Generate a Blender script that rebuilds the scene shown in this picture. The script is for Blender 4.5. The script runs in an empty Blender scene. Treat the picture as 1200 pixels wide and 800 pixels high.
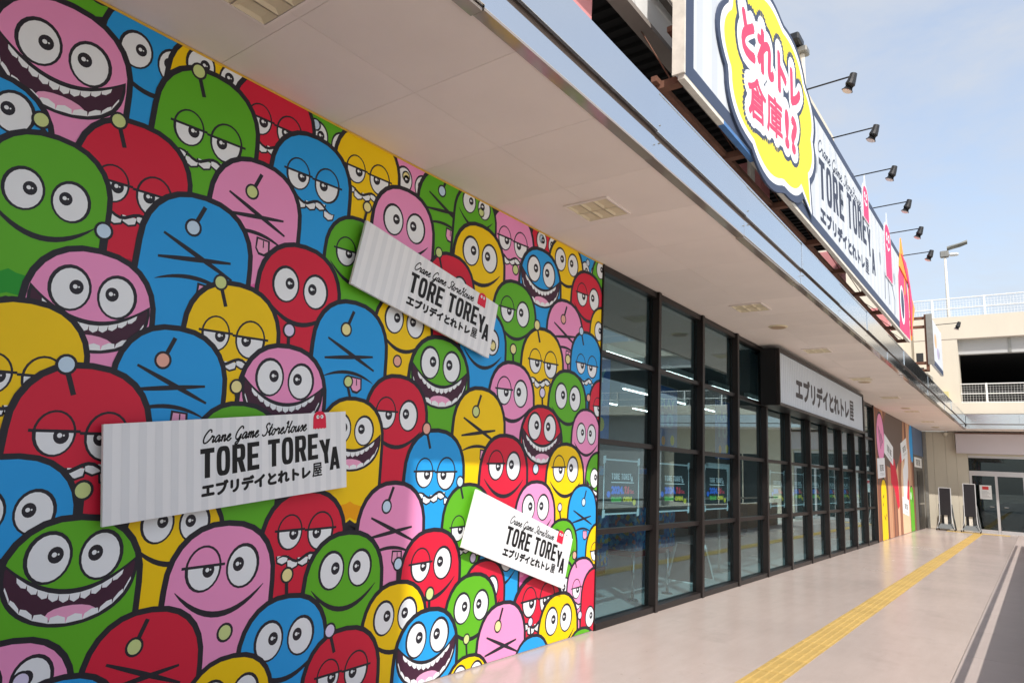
import bpy, bmesh, math, random
from mathutils import Vector, Matrix
random.seed(7)
sc = bpy.context.scene
COL = sc.collection

# ------------------------------------------------------------------ camera
CAM_H = 1.72
YAW, PITCH, ROLL, F_PX = 0.659483, 0.179705, 0.053025, 794.519
_cy, _sy, _cp, _sp = math.cos(YAW), math.sin(YAW), math.cos(PITCH), math.sin(PITCH)
_f = Vector((_cp*_cy, _cp*_sy, _sp)); _r = Vector((_sy, -_cy, 0)); _u = _r.cross(_f)
CR = math.cos(ROLL)*_r + math.sin(ROLL)*_u
CU = -math.sin(ROLL)*_r + math.cos(ROLL)*_u
CF = _f
CPOS = Vector((0, 0, CAM_H))
cam = bpy.data.cameras.new('camera'); camo = bpy.data.objects.new('camera', cam); COL.objects.link(camo)
cam.sensor_width = 36; cam.lens = F_PX/1200*36; cam.clip_start = 0.02; cam.clip_end = 2000
camo.matrix_world = Matrix((( CR.x, CU.x, -CF.x, 0), (CR.y, CU.y, -CF.y, 0), (CR.z, CU.z, -CF.z, CAM_H), (0, 0, 0, 1)))
sc.camera = camo

def ray(px, py):
    return CR*((px-600)/F_PX) - CU*((py-400)/F_PX) + CF
def on_y(px, py, Y):
    d = ray(px, py); return CPOS + d*(Y/d.y)
def on_z(px, py, z=0.0):
    d = ray(px, py); return CPOS + d*((z-CAM_H)/d.z)

# ------------------------------------------------------------------ world, sun
SUN_DIR = Vector((0.626, 0.722, -1.0)).normalized()      # the way the light travels
SUN_EL = math.asin(-SUN_DIR.z)
SUN_AZ = math.atan2(-SUN_DIR.x, -SUN_DIR.y)
w = bpy.data.worlds.new('World'); sc.world = w; w.use_nodes = True
nt = w.node_tree; nt.nodes.clear()
out = nt.nodes.new('ShaderNodeOutputWorld'); bg = nt.nodes.new('ShaderNodeBackground')
sky = nt.nodes.new('ShaderNodeTexSky'); sky.sky_type = 'NISHITA'; sky.sun_disc = False
sky.sun_elevation = SUN_EL; sky.sun_rotation = SUN_AZ; sky.air_density = 1.2; sky.dust_density = 2.5; sky.ozone_density = 1.0
tc = nt.nodes.new('ShaderNodeTexCoord'); mp = nt.nodes.new('ShaderNodeMapping')
mp.inputs['Scale'].default_value = (1.0, 1.3, 3.2); mp.inputs['Rotation'].default_value = (0.2, 0.35, 0.3)
nz = nt.nodes.new('ShaderNodeTexNoise'); nz.inputs['Scale'].default_value = 2.2; nz.inputs['Detail'].default_value = 6; nz.inputs['Roughness'].default_value = 0.62
nz.inputs['Distortion'].default_value = 0.5
rp = nt.nodes.new('ShaderNodeMapRange'); rp.inputs[1].default_value = 0.36; rp.inputs[2].default_value = 0.74; rp.inputs[3].default_value = 0.42; rp.inputs[4].default_value = 1.0
mx = nt.nodes.new('ShaderNodeMix'); mx.data_type = 'RGBA'
mx.inputs[7].default_value = (2.4, 2.52, 2.72, 1)
L = nt.links.new
L(tc.outputs['Generated'], mp.inputs[0]); L(mp.outputs[0], nz.inputs['Vector']); L(nz.outputs['Fac'], rp.inputs[0])
L(rp.outputs[0], mx.inputs[0]); L(sky.outputs[0], mx.inputs[6]); L(mx.outputs[2], bg.inputs[0]); L(bg.outputs[0], out.inputs[0])
bg.inputs[1].default_value = 0.15
sun = bpy.data.lights.new('sun', 'SUN'); sun.energy = 2.8; sun.angle = math.radians(0.53); sun.color = (1.0, 0.95, 0.88)
suno = bpy.data.objects.new('sun', sun); COL.objects.link(suno); suno.location = (-6, -7, 30)
suno.rotation_euler = SUN_DIR.to_track_quat('-Z', 'Y').to_euler()
sc.view_settings.view_transform = 'Standard'; sc.view_settings.look = 'None'
sc.view_settings.exposure = 0.95; sc.view_settings.gamma = 1.0; sc.view_settings.use_curve_mapping = False
sc.cycles.max_bounces = 10; sc.cycles.transparent_max_bounces = 16; sc.cycles.glossy_bounces = 6; sc.cycles.diffuse_bounces = 5
sc.cycles.use_denoising = True; sc.cycles.sample_clamp_indirect = 6

# ------------------------------------------------------------------ materials
def lin(c):
    c /= 255.0
    return c/12.92 if c <= 0.04045 else ((c+0.055)/1.055)**2.4
MATS = {}
def mat(name, rgb, rough=0.6, metal=0.0, var=0.0, scale=4.0, bump=0.0, bscale=40.0, emit=0.0, spec=0.5, coat=0.0, stretch=None, rvar=0.0, orand=0.0):
    if name in MATS: return MATS[name]
    m = bpy.data.materials.new(name); m.use_nodes = True; t = m.node_tree
    b = t.nodes['Principled BSDF']; c = (lin(rgb[0]), lin(rgb[1]), lin(rgb[2]), 1)
    b.inputs['Base Color'].default_value = c; b.inputs['Roughness'].default_value = rough; b.inputs['Metallic'].default_value = metal
    b.inputs['Specular IOR Level'].default_value = spec
    if coat: b.inputs['Coat Weight'].default_value = coat; b.inputs['Coat Roughness'].default_value = 0.12
    if emit: b.inputs['Emission Color'].default_value = c; b.inputs['Emission Strength'].default_value = emit
    if var or bump or rvar:
        tx = t.nodes.new('ShaderNodeTexCoord'); mpn = t.nodes.new('ShaderNodeMapping')
        if stretch: mpn.inputs['Scale'].default_value = stretch
        t.links.new(tx.outputs['Object'], mpn.inputs[0])
    if var or rvar:
        n = t.nodes.new('ShaderNodeTexNoise'); n.inputs['Scale'].default_value = scale; n.inputs['Detail'].default_value = 6; n.inputs['Roughness'].default_value = 0.6
        t.links.new(mpn.outputs[0], n.inputs['Vector'])
    if var:
        mr = t.nodes.new('ShaderNodeMapRange'); mr.inputs[1].default_value = 0.25; mr.inputs[2].default_value = 0.75
        mr.inputs[3].default_value = 1-var; mr.inputs[4].default_value = 1+var*0.6
        mm = t.nodes.new('ShaderNodeMix'); mm.data_type = 'RGBA'; mm.blend_type = 'MULTIPLY'; mm.inputs[0].default_value = 1
        mm.inputs[6].default_value = c
        t.links.new(n.outputs['Fac'], mr.inputs[0]); t.links.new(mr.outputs[0], mm.inputs[7]); t.links.new(mm.outputs[2], b.inputs['Base Color'])
    if orand:
        oi = t.nodes.new('ShaderNodeObjectInfo'); mo = t.nodes.new('ShaderNodeMapRange'); mo.inputs[3].default_value = 1-orand; mo.inputs[4].default_value = 1+orand*0.6
        mb_ = t.nodes.new('ShaderNodeMix'); mb_.data_type = 'RGBA'; mb_.blend_type = 'MULTIPLY'; mb_.inputs[0].default_value = 1
        t.links.new(oi.outputs['Random'], mo.inputs[0]); t.links.new(mo.outputs[0], mb_.inputs[7])
        if var: t.links.new(mm.outputs[2], mb_.inputs[6])
        else: mb_.inputs[6].default_value = c
        t.links.new(mb_.outputs[2], b.inputs['Base Color'])
    if rvar:
        m2 = t.nodes.new('ShaderNodeMapRange'); m2.inputs[1].default_value = 0.3; m2.inputs[2].default_value = 0.7
        m2.inputs[3].default_value = max(0.02, rough-rvar); m2.inputs[4].default_value = rough+rvar
        t.links.new(n.outputs['Fac'], m2.inputs[0]); t.links.new(m2.outputs[0], b.inputs['Roughness'])
    if bump:
        n2 = t.nodes.new('ShaderNodeTexNoise'); n2.inputs['Scale'].default_value = bscale; n2.inputs['Detail'].default_value = 4
        bp = t.nodes.new('ShaderNodeBump'); bp.inputs['Strength'].default_value = bump; bp.inputs['Distance'].default_value = 0.01
        t.links.new(mpn.outputs[0], n2.inputs['Vector']); t.links.new(n2.outputs['Fac'], bp.inputs['Height']); t.links.new(bp.outputs[0], b.inputs['Normal'])
    MATS[name] = m; return m

def ink(name, rgb, rough=0.38):
    return mat('print_'+name, rgb, rough+0.1, var=0.05, scale=1.2, spec=0.26)
PAL = {  # body, lower tone, bulb
 'pink':   ((232,146,194), (224,98,168), (200,212,140)),
 'blue':   ((36,154,224),  (0,122,214),  (214,208,232)),
 'green':  ((92,172,34),   (34,146,44),  (226,214,150)),
 'yellow': ((238,198,4),   (232,158,0),  (226,166,150)),
 'red':    ((206,32,60),   (166,18,48),  (196,220,232)),
}
INK = {k: ink(k, v[0]) for k, v in PAL.items()}
INK2 = {k: ink(k+'_deep', v[1]) for k, v in PAL.items()}
BULBS = [ink('bulb_%d' % i, c) for i, c in enumerate([(196,210,140), (224,168,152), (214,206,234), (226,216,152), (190,214,234)])]
K = ink('dark_outline', (40,38,46)); WHT = ink('white', (228,232,236)); MAROON = ink('mouth', (66,34,54)); TONGUE = ink('tongue', (230,160,196))
BLACK = ink('black', (22,20,22)); SLATE = ink('slate', (62,72,94), 0.5); SIGNW = ink('sign_white', (194,200,207), 0.5); SIGNS = ink('sign_stripe', (185,191,199), 0.5)
LOGO_RED = ink('logo_red', (214,34,66)); BOARDW = ink('board_white', (229,231,234), 0.45); BOARDS = ink('board_stripe', (219,222,226), 0.45); SIGN_RED = ink('sign_red', (240,70,104), 0.5); SIGN_YEL = ink('sign_yellow', (224,206,62), 0.5); ORANGE = ink('orange', (246,150,60), 0.5); MAGENTA = ink('magenta', (222,66,112), 0.5)

M_SOFFIT = mat('soffit_board', (228,216,209), 0.75, var=0.09, scale=0.7, bump=0.06, bscale=60, orand=0.045)
M_SOFFIT_BACK = mat('soffit_shadow_gap', (90,80,76), 0.9)
M_METAL = mat('fascia_aluminium', (224,228,232), 0.17, metal=1.0, var=0.03, scale=0.6)
M_METAL_SH = mat('fascia_lip_steel', (178,166,158), 0.1, metal=0.55, var=0.05, scale=1.2)
M_GROOVE = mat('groove_dark', (128,114,108), 0.6)
M_FRAME = mat('bronze_aluminium', (44,38,37), 0.38, metal=0.55, var=0.06, scale=3)
M_FRAME_D = mat('black_aluminium', (22,21,22), 0.4, metal=0.3)
M_CREAM = mat('cream_wall', (198,190,175), 0.85, var=0.07, scale=0.7, bump=0.15, bscale=25, stretch=(1,1,0.35))
M_CREAM2 = mat('cream_panel', (196,188,171), 0.8, var=0.05, scale=0.9)
M_GREYW = mat('grey_cladding', (172,172,172), 0.7, var=0.06, scale=0.6)
M_DARKC = mat('dark_depth_shade', (40,40,42), 0.9)  # dark tone standing for the unlit depth of decks, lobby and openings
M_BLACKRIB = mat('black_shade_ribbed_deck', (14,14,15), 0.8)  # black corrugated deck, its colour also holding the shade underneath
M_RUST = mat('rusty_steel', (108,72,56), 0.85, var=0.45, scale=6, bump=0.3, bscale=30)
M_PINK = mat('faded_pink_paint', (208,138,140), 0.75, var=0.12, scale=2.5, stretch=(3,3,0.4))
M_BEAM = mat('grey_beam_paint', (134,126,120), 0.7, var=0.12, scale=2)
M_OLDW = mat('weathered_white', (206,200,190), 0.7, var=0.2, scale=7)
M_OLDB = mat('weathered_blue', (74,120,176), 0.6, var=0.3, scale=7)
M_WIRE = mat('cable_dark', (40,30,28), 0.7)
M_LAMP = mat('lamp_black', (26,27,30), 0.4)
M_LENS = mat('lamp_lens', (205,185,180), 0.3)
M_STEEL = mat('galvanised', (150,148,142), 0.45, metal=0.7, var=0.15, scale=8)
M_CHROME = mat('chrome', (190,190,190), 0.12, metal=1.0)
M_WHITEP = mat('white_paint', (226,226,224), 0.5, var=0.04, scale=3)
M_LILAC = mat('awning_lilac', (190,182,186), 0.55, var=0.03, scale=0.8)
M_DOORAL = mat('silver_aluminium', (196,194,194), 0.35, metal=0.6)
M_CELL = mat('light_diffuser', (212,198,168), 0.5, var=0.05, scale=4)
M_INT_W = mat('interior_wall', (92,98,98), 0.8, var=0.06)
M_INT_C = mat('interior_ceiling', (86,94,96), 0.9)
M_INT_F = mat('interior_floor', (150,152,150), 0.35, var=0.06, scale=1.5)
M_TUBE = mat('tube_light', (255,252,244), 0.5, emit=4.0)
M_DARKBOX = mat('machine_dark', (34,36,40), 0.5)
M_REDB = mat('machine_red', (150,30,40), 0.5)
M_BROWN = mat('counter_brown', (112,84,66), 0.6, var=0.1)
M_ASPH = mat('pale_bounce_ground', (190,186,178), 0.9, var=0.12, scale=5, bump=0.3, bscale=80)  # outer ground, colour made pale to bounce more light onto mural and soffit
M_PARAPET = mat('parapet_render', (150,140,132), 0.8, var=0.08, scale=2)

def glass_mat(name, tint, ior=0.05):
    m = bpy.data.materials.new(name); m.use_nodes = True; t = m.node_tree; t.nodes.clear()
    o = t.nodes.new('ShaderNodeOutputMaterial'); mixn = t.nodes.new('ShaderNodeMixShader'); lw = t.nodes.new('ShaderNodeLayerWeight'); lw.inputs[0].default_value = 0.5
    pw = t.nodes.new('ShaderNodeMath'); pw.operation = 'POWER'; pw.inputs[1].default_value = 4.1; t.links.new(lw.outputs['Facing'], pw.inputs[0])
    fr = t.nodes.new('ShaderNodeMapRange'); fr.inputs[3].default_value = ior; fr.inputs[4].default_value = 1.0; t.links.new(pw.outputs[0], fr.inputs[0])
    tr = t.nodes.new('ShaderNodeBsdfTransparent'); tr.inputs[0].default_value = (*tint, 1)
    gl = t.nodes.new('ShaderNodeBsdfGlossy'); gl.inputs['Roughness'].default_value = 0.0; gl.inputs['Color'].default_value = (0.82, 0.97, 1.0, 1)
    t.links.new(fr.outputs[0], mixn.inputs[0]); t.links.new(tr.outputs[0], mixn.inputs[1]); t.links.new(gl.outputs[0], mixn.inputs[2]); t.links.new(mixn.outputs[0], o.inputs[0])
    return m
M_GLASS = glass_mat('window_glass', (0.73, 0.86, 0.89), 0.065)
M_GLASS2 = glass_mat('door_glass', (0.62, 0.66, 0.66))

def floor_mat():
    m = bpy.data.materials.new('pavement_resin'); m.use_nodes = True; t = m.node_tree; b = t.nodes['Principled BSDF']
    tx = t.nodes.new('ShaderNodeTexCoord')
    def noise(sc_, det, stretch=(1,1,1)):
        mp_ = t.nodes.new('ShaderNodeMapping'); mp_.inputs['Scale'].default_value = stretch
        n = t.nodes.new('ShaderNodeTexNoise'); n.inputs['Scale'].default_value = sc_; n.inputs['Detail'].default_value = det; n.inputs['Roughness'].default_value = 0.65
        t.links.new(tx.outputs['Object'], mp_.inputs[0]); t.links.new(mp_.outputs[0], n.inputs['Vector']); return n
    n1 = noise(0.55, 6); n2 = noise(3.0, 5, (0.5, 3.0, 1)); n3 = noise(60, 3)
    def rng(n, a, b_, lo=0.3, hi=0.7):
        r = t.nodes.new('ShaderNodeMapRange'); r.inputs[1].default_value = lo; r.inputs[2].default_value = hi; r.inputs[3].default_value = a; r.inputs[4].default_value = b_
        t.links.new(n.outputs['Fac'], r.inputs[0]); return r
    r1 = rng(n1, 0.95, 1.04); r2 = rng(n2, 0.955, 1.03); r3 = rng(n3, 0.97, 1.02)
    m1 = t.nodes.new('ShaderNodeMath'); m1.operation = 'MULTIPLY'; m2 = t.nodes.new('ShaderNodeMath'); m2.operation = 'MULTIPLY'
    t.links.new(r1.outputs[0], m1.inputs[0]); t.links.new(r2.outputs[0], m1.inputs[1]); t.links.new(m1.outputs[0], m2.inputs[0]); t.links.new(r3.outputs[0], m2.inputs[1])
    mm = t.nodes.new('ShaderNodeMix'); mm.data_type = 'RGBA'; mm.blend_type = 'MULTIPLY'; mm.inputs[0].default_value = 1
    mm.inputs[6].default_value = (lin(178), lin(164), lin(157), 1)
    n4 = noise(1.1, 8); st_ = rng(n4, 1.0, 0.84, 0.57, 0.72); m3 = t.nodes.new('ShaderNodeMath'); m3.operation = 'MULTIPLY'
    n5 = noise(9.0, 2); sp_ = rng(n5, 1.0, 0.80, 0.735, 0.76); m4 = t.nodes.new('ShaderNodeMath'); m4.operation = 'MULTIPLY'
    t.links.new(m2.outputs[0], m3.inputs[0]); t.links.new(st_.outputs[0], m3.inputs[1]); t.links.new(m3.outputs[0], m4.inputs[0]); t.links.new(sp_.outputs[0], m4.inputs[1])
    t.links.new(m4.outputs[0], mm.inputs[7]); t.links.new(mm.outputs[2], b.inputs['Base Color'])
    rr = rng(n1, 0.20, 0.28); t.links.new(rr.outputs[0], b.inputs['Roughness'])
    b.inputs['Specular IOR Level'].default_value = 0.5
    bp = t.nodes.new('ShaderNodeBump'); bp.inputs['Strength'].default_value = 0.02; bp.inputs['Distance'].default_value = 0.002
    t.links.new(n1.outputs['Fac'], bp.inputs['Height']); t.links.new(bp.outputs[0], b.inputs['Normal'])
    return m
M_FLOOR = floor_mat()
M_KERB = mat('edge_slab', (168,155,149), 0.5, var=0.08, scale=2, orand=0.05)
M_TACT = mat('tactile_yellow', (180,150,84), 0.6, var=0.2, scale=5, bump=0.2, bscale=50, orand=0.10)

def plank_mat(name, a, b_):
    m = mat(name, a, 0.6, var=0.25, scale=2.0, stretch=(1, 1, 0.15)); return m
M_PLANK = [plank_mat('print_plank_%d' % i, c, None) for i, c in enumerate([(150,98,74), (176,120,88), (196,146,112), (122,76,58), (208,164,132)])]

def mosaic_mat():
    m = bpy.data.materials.new('mosaic_print'); m.use_nodes = True; t = m.node_tree; b = t.nodes['Principled BSDF']
    tx = t.nodes.new('ShaderNodeTexCoord'); v = t.nodes.new('ShaderNodeTexVoronoi'); v.inputs['Scale'].default_value = 14
    r = t.nodes.new('ShaderNodeValToRGB'); r.color_ramp.interpolation = 'CONSTANT'
    for p, c in ((0.0, (20,90,160)), (0.3, (40,140,200)), (0.55, (90,170,215)), (0.72, (190,170,70)), (0.82, (30,110,180)), (0.93, (200,120,110))):
        if p == 0.0: e = r.color_ramp.elements[0]
        else: e = r.color_ramp.elements.new(p)
        e.position = p; e.color = (lin(c[0]), lin(c[1]), lin(c[2]), 1)
    t.links.new(tx.outputs['Object'], v.inputs['Vector']); sp = t.nodes.new('ShaderNodeSeparateColor')
    t.links.new(v.outputs['Color'], sp.inputs[0]); t.links.new(sp.outputs[0], r.inputs[0]); t.links.new(r.outputs[0], b.inputs['Base Color'])
    return m
M_MOSAIC = mosaic_mat()

# ------------------------------------------------------------------ builders
def tag(o, label=None, cat=None, group=None, kind=None):
    if label: o['label'] = label
    if cat: o['category'] = cat
    if group: o['group'] = group
    if kind: o['kind'] = kind
    return o
def thing(name, loc=(0,0,0), label=None, cat=None, group=None, kind=None, rz=0.0):
    o = bpy.data.objects.new(name, None); COL.objects.link(o); o.location = loc; o.rotation_euler = (0, 0, rz); o.empty_display_size = 0.1
    return tag(o, label, cat, group, kind)
ORIG = {}
def world_origin(p):
    v = Vector((0,0,0))
    while p is not None:
        v += Vector(p.location); p = p.parent
    return v
def link(name, me, parent=None, local=False):
    o = bpy.data.objects.new(name, me); COL.objects.link(o)
    if parent is not None:
        o.parent = parent
        if not local: o.location = -world_origin(parent)
    return o
def copy_tree(o, parent=None):
    c = o.copy(); COL.objects.link(c); c.parent = parent
    for ch in list(o.children): copy_tree(ch, c)
    return c
class MB:
    """collects faces; coordinates are world unless the parent is local"""
    def __init__(s): s.v = []; s.f = []; s.mi = []; s.mats = []
    def m(s, mt):
        if mt not in s.mats: s.mats.append(mt)
        return s.mats.index(mt)
    def poly(s, pts, mt):
        k = len(s.v); s.v += [tuple(p) for p in pts]; s.f.append(tuple(range(k, k+len(pts)))); s.mi.append(s.m(mt))
    def box(s, x0, x1, y0, y1, z0, z1, mt):
        k = len(s.v); i = s.m(mt)
        s.v += [(x0,y0,z0),(x1,y0,z0),(x1,y1,z0),(x0,y1,z0),(x0,y0,z1),(x1,y0,z1),(x1,y1,z1),(x0,y1,z1)]
        for q in ((0,3,2,1),(4,5,6,7),(0,1,5,4),(1,2,6,5),(2,3,7,6),(3,0,4,7)):
            s.f.append(tuple(k+a for a in q)); s.mi.append(i)
    def tube(s, path, r, mt, n=8, r2=None, caps=True):
        path = [Vector(p) for p in path]; rings = []
        i = s.m(mt); N = len(path)
        for a, p in enumerate(path):
            d = (path[min(a+1, N-1)] - path[max(a-1, 0)]).normalized()
            ref = Vector((0,0,1)) if abs(d.z) < 0.9 else Vector((1,0,0))
            e1 = d.cross(ref).normalized(); e2 = d.cross(e1)
            rr = r if r2 is None else r + (r2-r)*a/(N-1)
            k = len(s.v)
            for j in range(n):
                t_ = 2*math.pi*j/n; s.v.append(tuple(p + e1*math.cos(t_)*rr + e2*math.sin(t_)*rr))
            rings.append(k)
        for a in range(N-1):
            for j in range(n):
                s.f.append((rings[a]+j, rings[a]+(j+1) % n, rings[a+1]+(j+1) % n, rings[a+1]+j)); s.mi.append(i)
        if caps:
            s.f.append(tuple(rings[0]+j for j in reversed(range(n)))); s.mi.append(i)
            s.f.append(tuple(rings[-1]+j for j in range(n))); s.mi.append(i)
    def build(s, name, parent=None, local=False, bevel=0.0, smooth=False):
        me = bpy.data.meshes.new(name); me.from_pydata(s.v, [], s.f)
        for mt in s.mats: me.materials.append(mt)
        me.polygons.foreach_set('material_index', s.mi)
        if smooth: me.polygons.foreach_set('use_smooth', [True]*len(s.f))
        if bevel:
            b = bmesh.new(); b.from_mesh(me); bmesh.ops.bevel(b, geom=list(b.edges), offset=bevel, segments=1, affect='EDGES', clamp_overlap=True); b.to_mesh(me); b.free()
        me.update(); return link(name, me, parent, local)
def box(name, b, mt, parent=None, bevel=0.0, local=False):
    m = MB(); m.box(*b, mt); return m.build(name, parent, local, bevel)

# flat print: polygons in a plane, each layer a hair in front of the one below
DL = 0.00009
class Flat:
    def __init__(s, o, u, v, n): s.o = Vector(o); s.u = Vector(u).normalized(); s.v = Vector(v).normalized(); s.n = Vector(n).normalized(); s.mb = MB(); s.clip = None
    def P(s, a, b, h): return s.o + s.u*a + s.v*b + s.n*h
    def poly(s, pts, layer, mt):
        if s.clip:
            pts = clip_poly(pts, *s.clip)
            if len(pts) < 3: return
        s.mb.poly([s.P(a, b, layer*DL) for a, b in pts], mt)
    def strip(s, pts, wid, layer, mt, taper=False):
        n = len(pts); L_ = []; R_ = []
        for i in range(n):
            a = Vector(pts[max(i-1, 0)]); b = Vector(pts[min(i+1, n-1)]); d = (b-a).normalized(); nn = Vector((-d.y, d.x))
            ww = wid/2 * ((0.12 + 0.88*math.sin(math.pi*i/(n-1))**0.7) if taper is True else (0.5 + 0.5*math.sin(math.pi*i/(n-1))) if taper else 1)
            p = Vector(pts[i]); L_.append(p+nn*ww); R_.append(p-nn*ww)
        for i in range(n-1): s.poly([L_[i], L_[i+1], R_[i+1], R_[i]], layer, mt)
    def ell(s, c, rx, ry, layer, mt, n=22, a0=0, a1=2*math.pi, rot=0):
        full = abs(a1-a0) > 6.28
        pts = []
        for i in range(n if full else n+1):
            t = a0+(a1-a0)*i/n; x = rx*math.cos(t); y = ry*math.sin(t)
            pts.append((c[0]+x*math.cos(rot)-y*math.sin(rot), c[1]+x*math.sin(rot)+y*math.cos(rot)))
        s.poly(pts, layer, mt)
    def flush(s, name, parent):
        if not s.mb.v: return None
        o = s.mb.build(name, parent); s.mb = MB(); return o
def clip_poly(pts, x0, x1, z0, z1):
    def cut(ps, ins, inter):
        o_ = []
        for i in range(len(ps)):
            a, b = ps[i-1], ps[i]
            ia, ib = ins(a), ins(b)
            if ib:
                if not ia: o_.append(inter(a, b))
                o_.append(b)
            elif ia: o_.append(inter(a, b))
        return o_
    def ix(x): return lambda a, b: (x, a[1]+(b[1]-a[1])*(x-a[0])/(b[0]-a[0]))
    def iz(z): return lambda a, b: (a[0]+(b[0]-a[0])*(z-a[1])/(b[1]-a[1]), z)
    ps = [tuple(p) for p in pts]
    for ins, it in ((lambda p: p[0] >= x0, ix(x0)), (lambda p: p[0] <= x1, ix(x1)), (lambda p: p[1] >= z0, iz(z0)), (lambda p: p[1] <= z1, iz(z1))):
        if not ps: break
        ps = cut(ps, ins, it)
    return ps

TXT = {}
def text_mesh(body, shear=0.0):
    key = (body, shear)
    if key in TXT: return TXT[key]
    cu = bpy.data.curves.new('lettering', 'FONT'); cu.body = body; cu.shear = shear; cu.resolution_u = 3
    o = bpy.data.objects.new('lettering', cu); COL.objects.link(o); bpy.context.view_layer.update()
    dg = bpy.context.evaluated_depsgraph_get(); me = bpy.data.meshes.new_from_object(o.evaluated_get(dg))
    vs = [(v.co.x, v.co.y) for v in me.vertices]; fs = [tuple(p.vertices) for p in me.polygons]
    bpy.data.objects.remove(o); bpy.data.meshes.remove(me); bpy.data.curves.remove(cu)
    x0 = min(v[0] for v in vs); x1 = max(v[0] for v in vs); y0 = min(v[1] for v in vs); y1 = max(v[1] for v in vs)
    TXT[key] = ([((a-x0)/(x1-x0), (b-y0)/(y1-y0)) for a, b in vs], fs, (x1-x0)/(y1-y0)); return TXT[key]
def put_text(fl, body, x, y, wd, ht, layer, mt, bold=0.0, rise=0.0, shear=0.0):
    """text filling a box wd x ht from (x,y); rise tilts the baseline; bold thickens by copies a hair apart"""
    vs, fs, _ = text_mesh(body, shear)
    nr = 8 if bold < 0.05 else 20
    offs = [(0, 0)] if not bold else [(0,0)] + [(bold*math.cos(t), bold*math.sin(t)) for t in [i*2*math.pi/nr for i in range(nr)]]
    if bold >= 0.05: offs += [(bold*0.6*math.cos(t), bold*0.6*math.sin(t)) for t in [i*2*math.pi/14 for i in range(14)]]
    i = fl.mb.m(mt)
    for q, (ox, oy) in enumerate(offs):
        k = len(fl.mb.v)
        for a, b in vs:
            px = bold + a*(wd-2*bold) + ox; py = bold + b*(ht-2*bold) + oy
            fl.mb.v.append(tuple(fl.P(x+px, y+py+px*rise, (layer+q*0.35)*DL)))
        for f_ in fs: fl.mb.f.append(tuple(k+j for j in f_)); fl.mb.mi.append(i)
    return layer + len(offs)*0.35 + 1

def put_kana(fl, x, y, wd, ht, layer, mt, bold, rise):
    put_text(fl, 'エブリデイとれトレ', x, y, 0.893*wd, ht*0.95, layer, mt, bold=bold, rise=rise)
    return put_text(fl, '屋', x+0.908*wd, y+0.908*wd*rise, 0.094*wd, ht, layer, mt, bold=bold*0.42, rise=rise)
SCRIPT = {
'C': ([[(1.05,1.5),(.95,1.85),(.6,1.9),(.2,1.3),(.1,.6),(.35,.08),(.8,.15),(1.2,.6)]],1.2),
'r': ([[(0,.55),(.2,1.05),(.28,.85),(.55,.88),(.5,.3),(.6,.05),(.85,.35)]],.8),
'a': ([[(.75,.85),(.45,1.0),(.12,.6),(.2,.08),(.5,.2),(.75,.85),(.72,.25),(.85,.03),(1.1,.4)]],1.05),
'n': ([[(0,.5),(.18,1.0),(.2,0)],[(.2,.5),(.45,.95),(.62,.8),(.6,.2),(.72,.02),(.95,.4)]],.92),
'e': ([[(.0,.4),(.4,.55),(.55,.85),(.38,1.0),(.15,.65),(.2,.15),(.5,.03),(.85,.4)]],.82),
'G': ([[(1.05,1.5),(.95,1.85),(.6,1.9),(.2,1.3),(.1,.6),(.35,.1),(.75,.2),(.98,.8),(.95,0),(.75,-.6),(.4,-.65),(.5,-.3),(1.2,.3)]],1.25),
'm': ([[(0,.5),(.18,1.0),(.2,0)],[(.2,.5),(.42,.95),(.55,.8),(.55,0)],[(.55,.5),(.78,.95),(.92,.8),(.9,.2),(1.0,.02),(1.25,.4)]],1.22),
'S': ([[(.95,1.6),(.8,1.9),(.45,1.8),(.4,1.4),(.75,.9),(.7,.2),(.3,.02),(.0,.3)]],1.05),
't': ([[(.0,.4),(.3,1.2),(.35,1.75),(.28,.4),(.4,.03),(.7,.4)],[(.05,1.15),(.3,1.18),(.6,1.2)]],.65),
'o': ([[(.45,1.0),(.12,.7),(.2,.08),(.55,.12),(.65,.7),(.45,1.0),(.6,.85),(.95,.8)]],.9),
'H': ([[(.1,1.5),(.35,1.9),(.4,1.2),(.25,.2),(.05,0)],[(.25,.9),(.6,.93),(.95,1.0)],[(1.05,1.9),(.9,1.0),(.9,.2),(1.05,.02),(1.3,.4)]],1.3),
'u': ([[(.05,.95),(.08,.3),(.25,.03),(.5,.3),(.62,.95),(.62,.25),(.75,.03),(.98,.4)]],.95),
's': ([[(0,.35),(.35,1.0),(.5,.6),(.45,.1),(.15,.05)]],.62)}
def put_script(fl, body, x, y, wd, ht, layer, mt, rise=0.0, weight=0.16, shear=0.35):
    tot = sum(SCRIPT[c][1] if c != ' ' else 0.65 for c in body); k = wd/tot; kz = ht/1.9; cx = 0.0; q = 0
    for c in body:
        if c == ' ': cx += 0.65; continue
        for st in SCRIPT[c][0]:
            P = [st[0]] + list(st) + [st[-1]]; pts = []
            for i in range(1, len(P)-2):
                for j in range(5):
                    t = j/5; p0, p1, p2, p3 = (Vector(P[i+o]) for o in (-1, 0, 1, 2))
                    pts.append(0.5*((2*p1)+(p2-p0)*t+(2*p0-5*p1+4*p2-p3)*t*t+(3*p1-p0-3*p2+p3)*t*t*t))
            pts.append(Vector(P[-1]))
            o_ = [(x+(cx+p.x)*k+p.y*kz*shear, y+p.y*kz+(cx+p.x)*k*rise) for p in pts]
            fl.strip(o_, weight*kz, layer+(q % 8)*0.3, mt); q += 1
        cx += SCRIPT[c][1]
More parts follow.
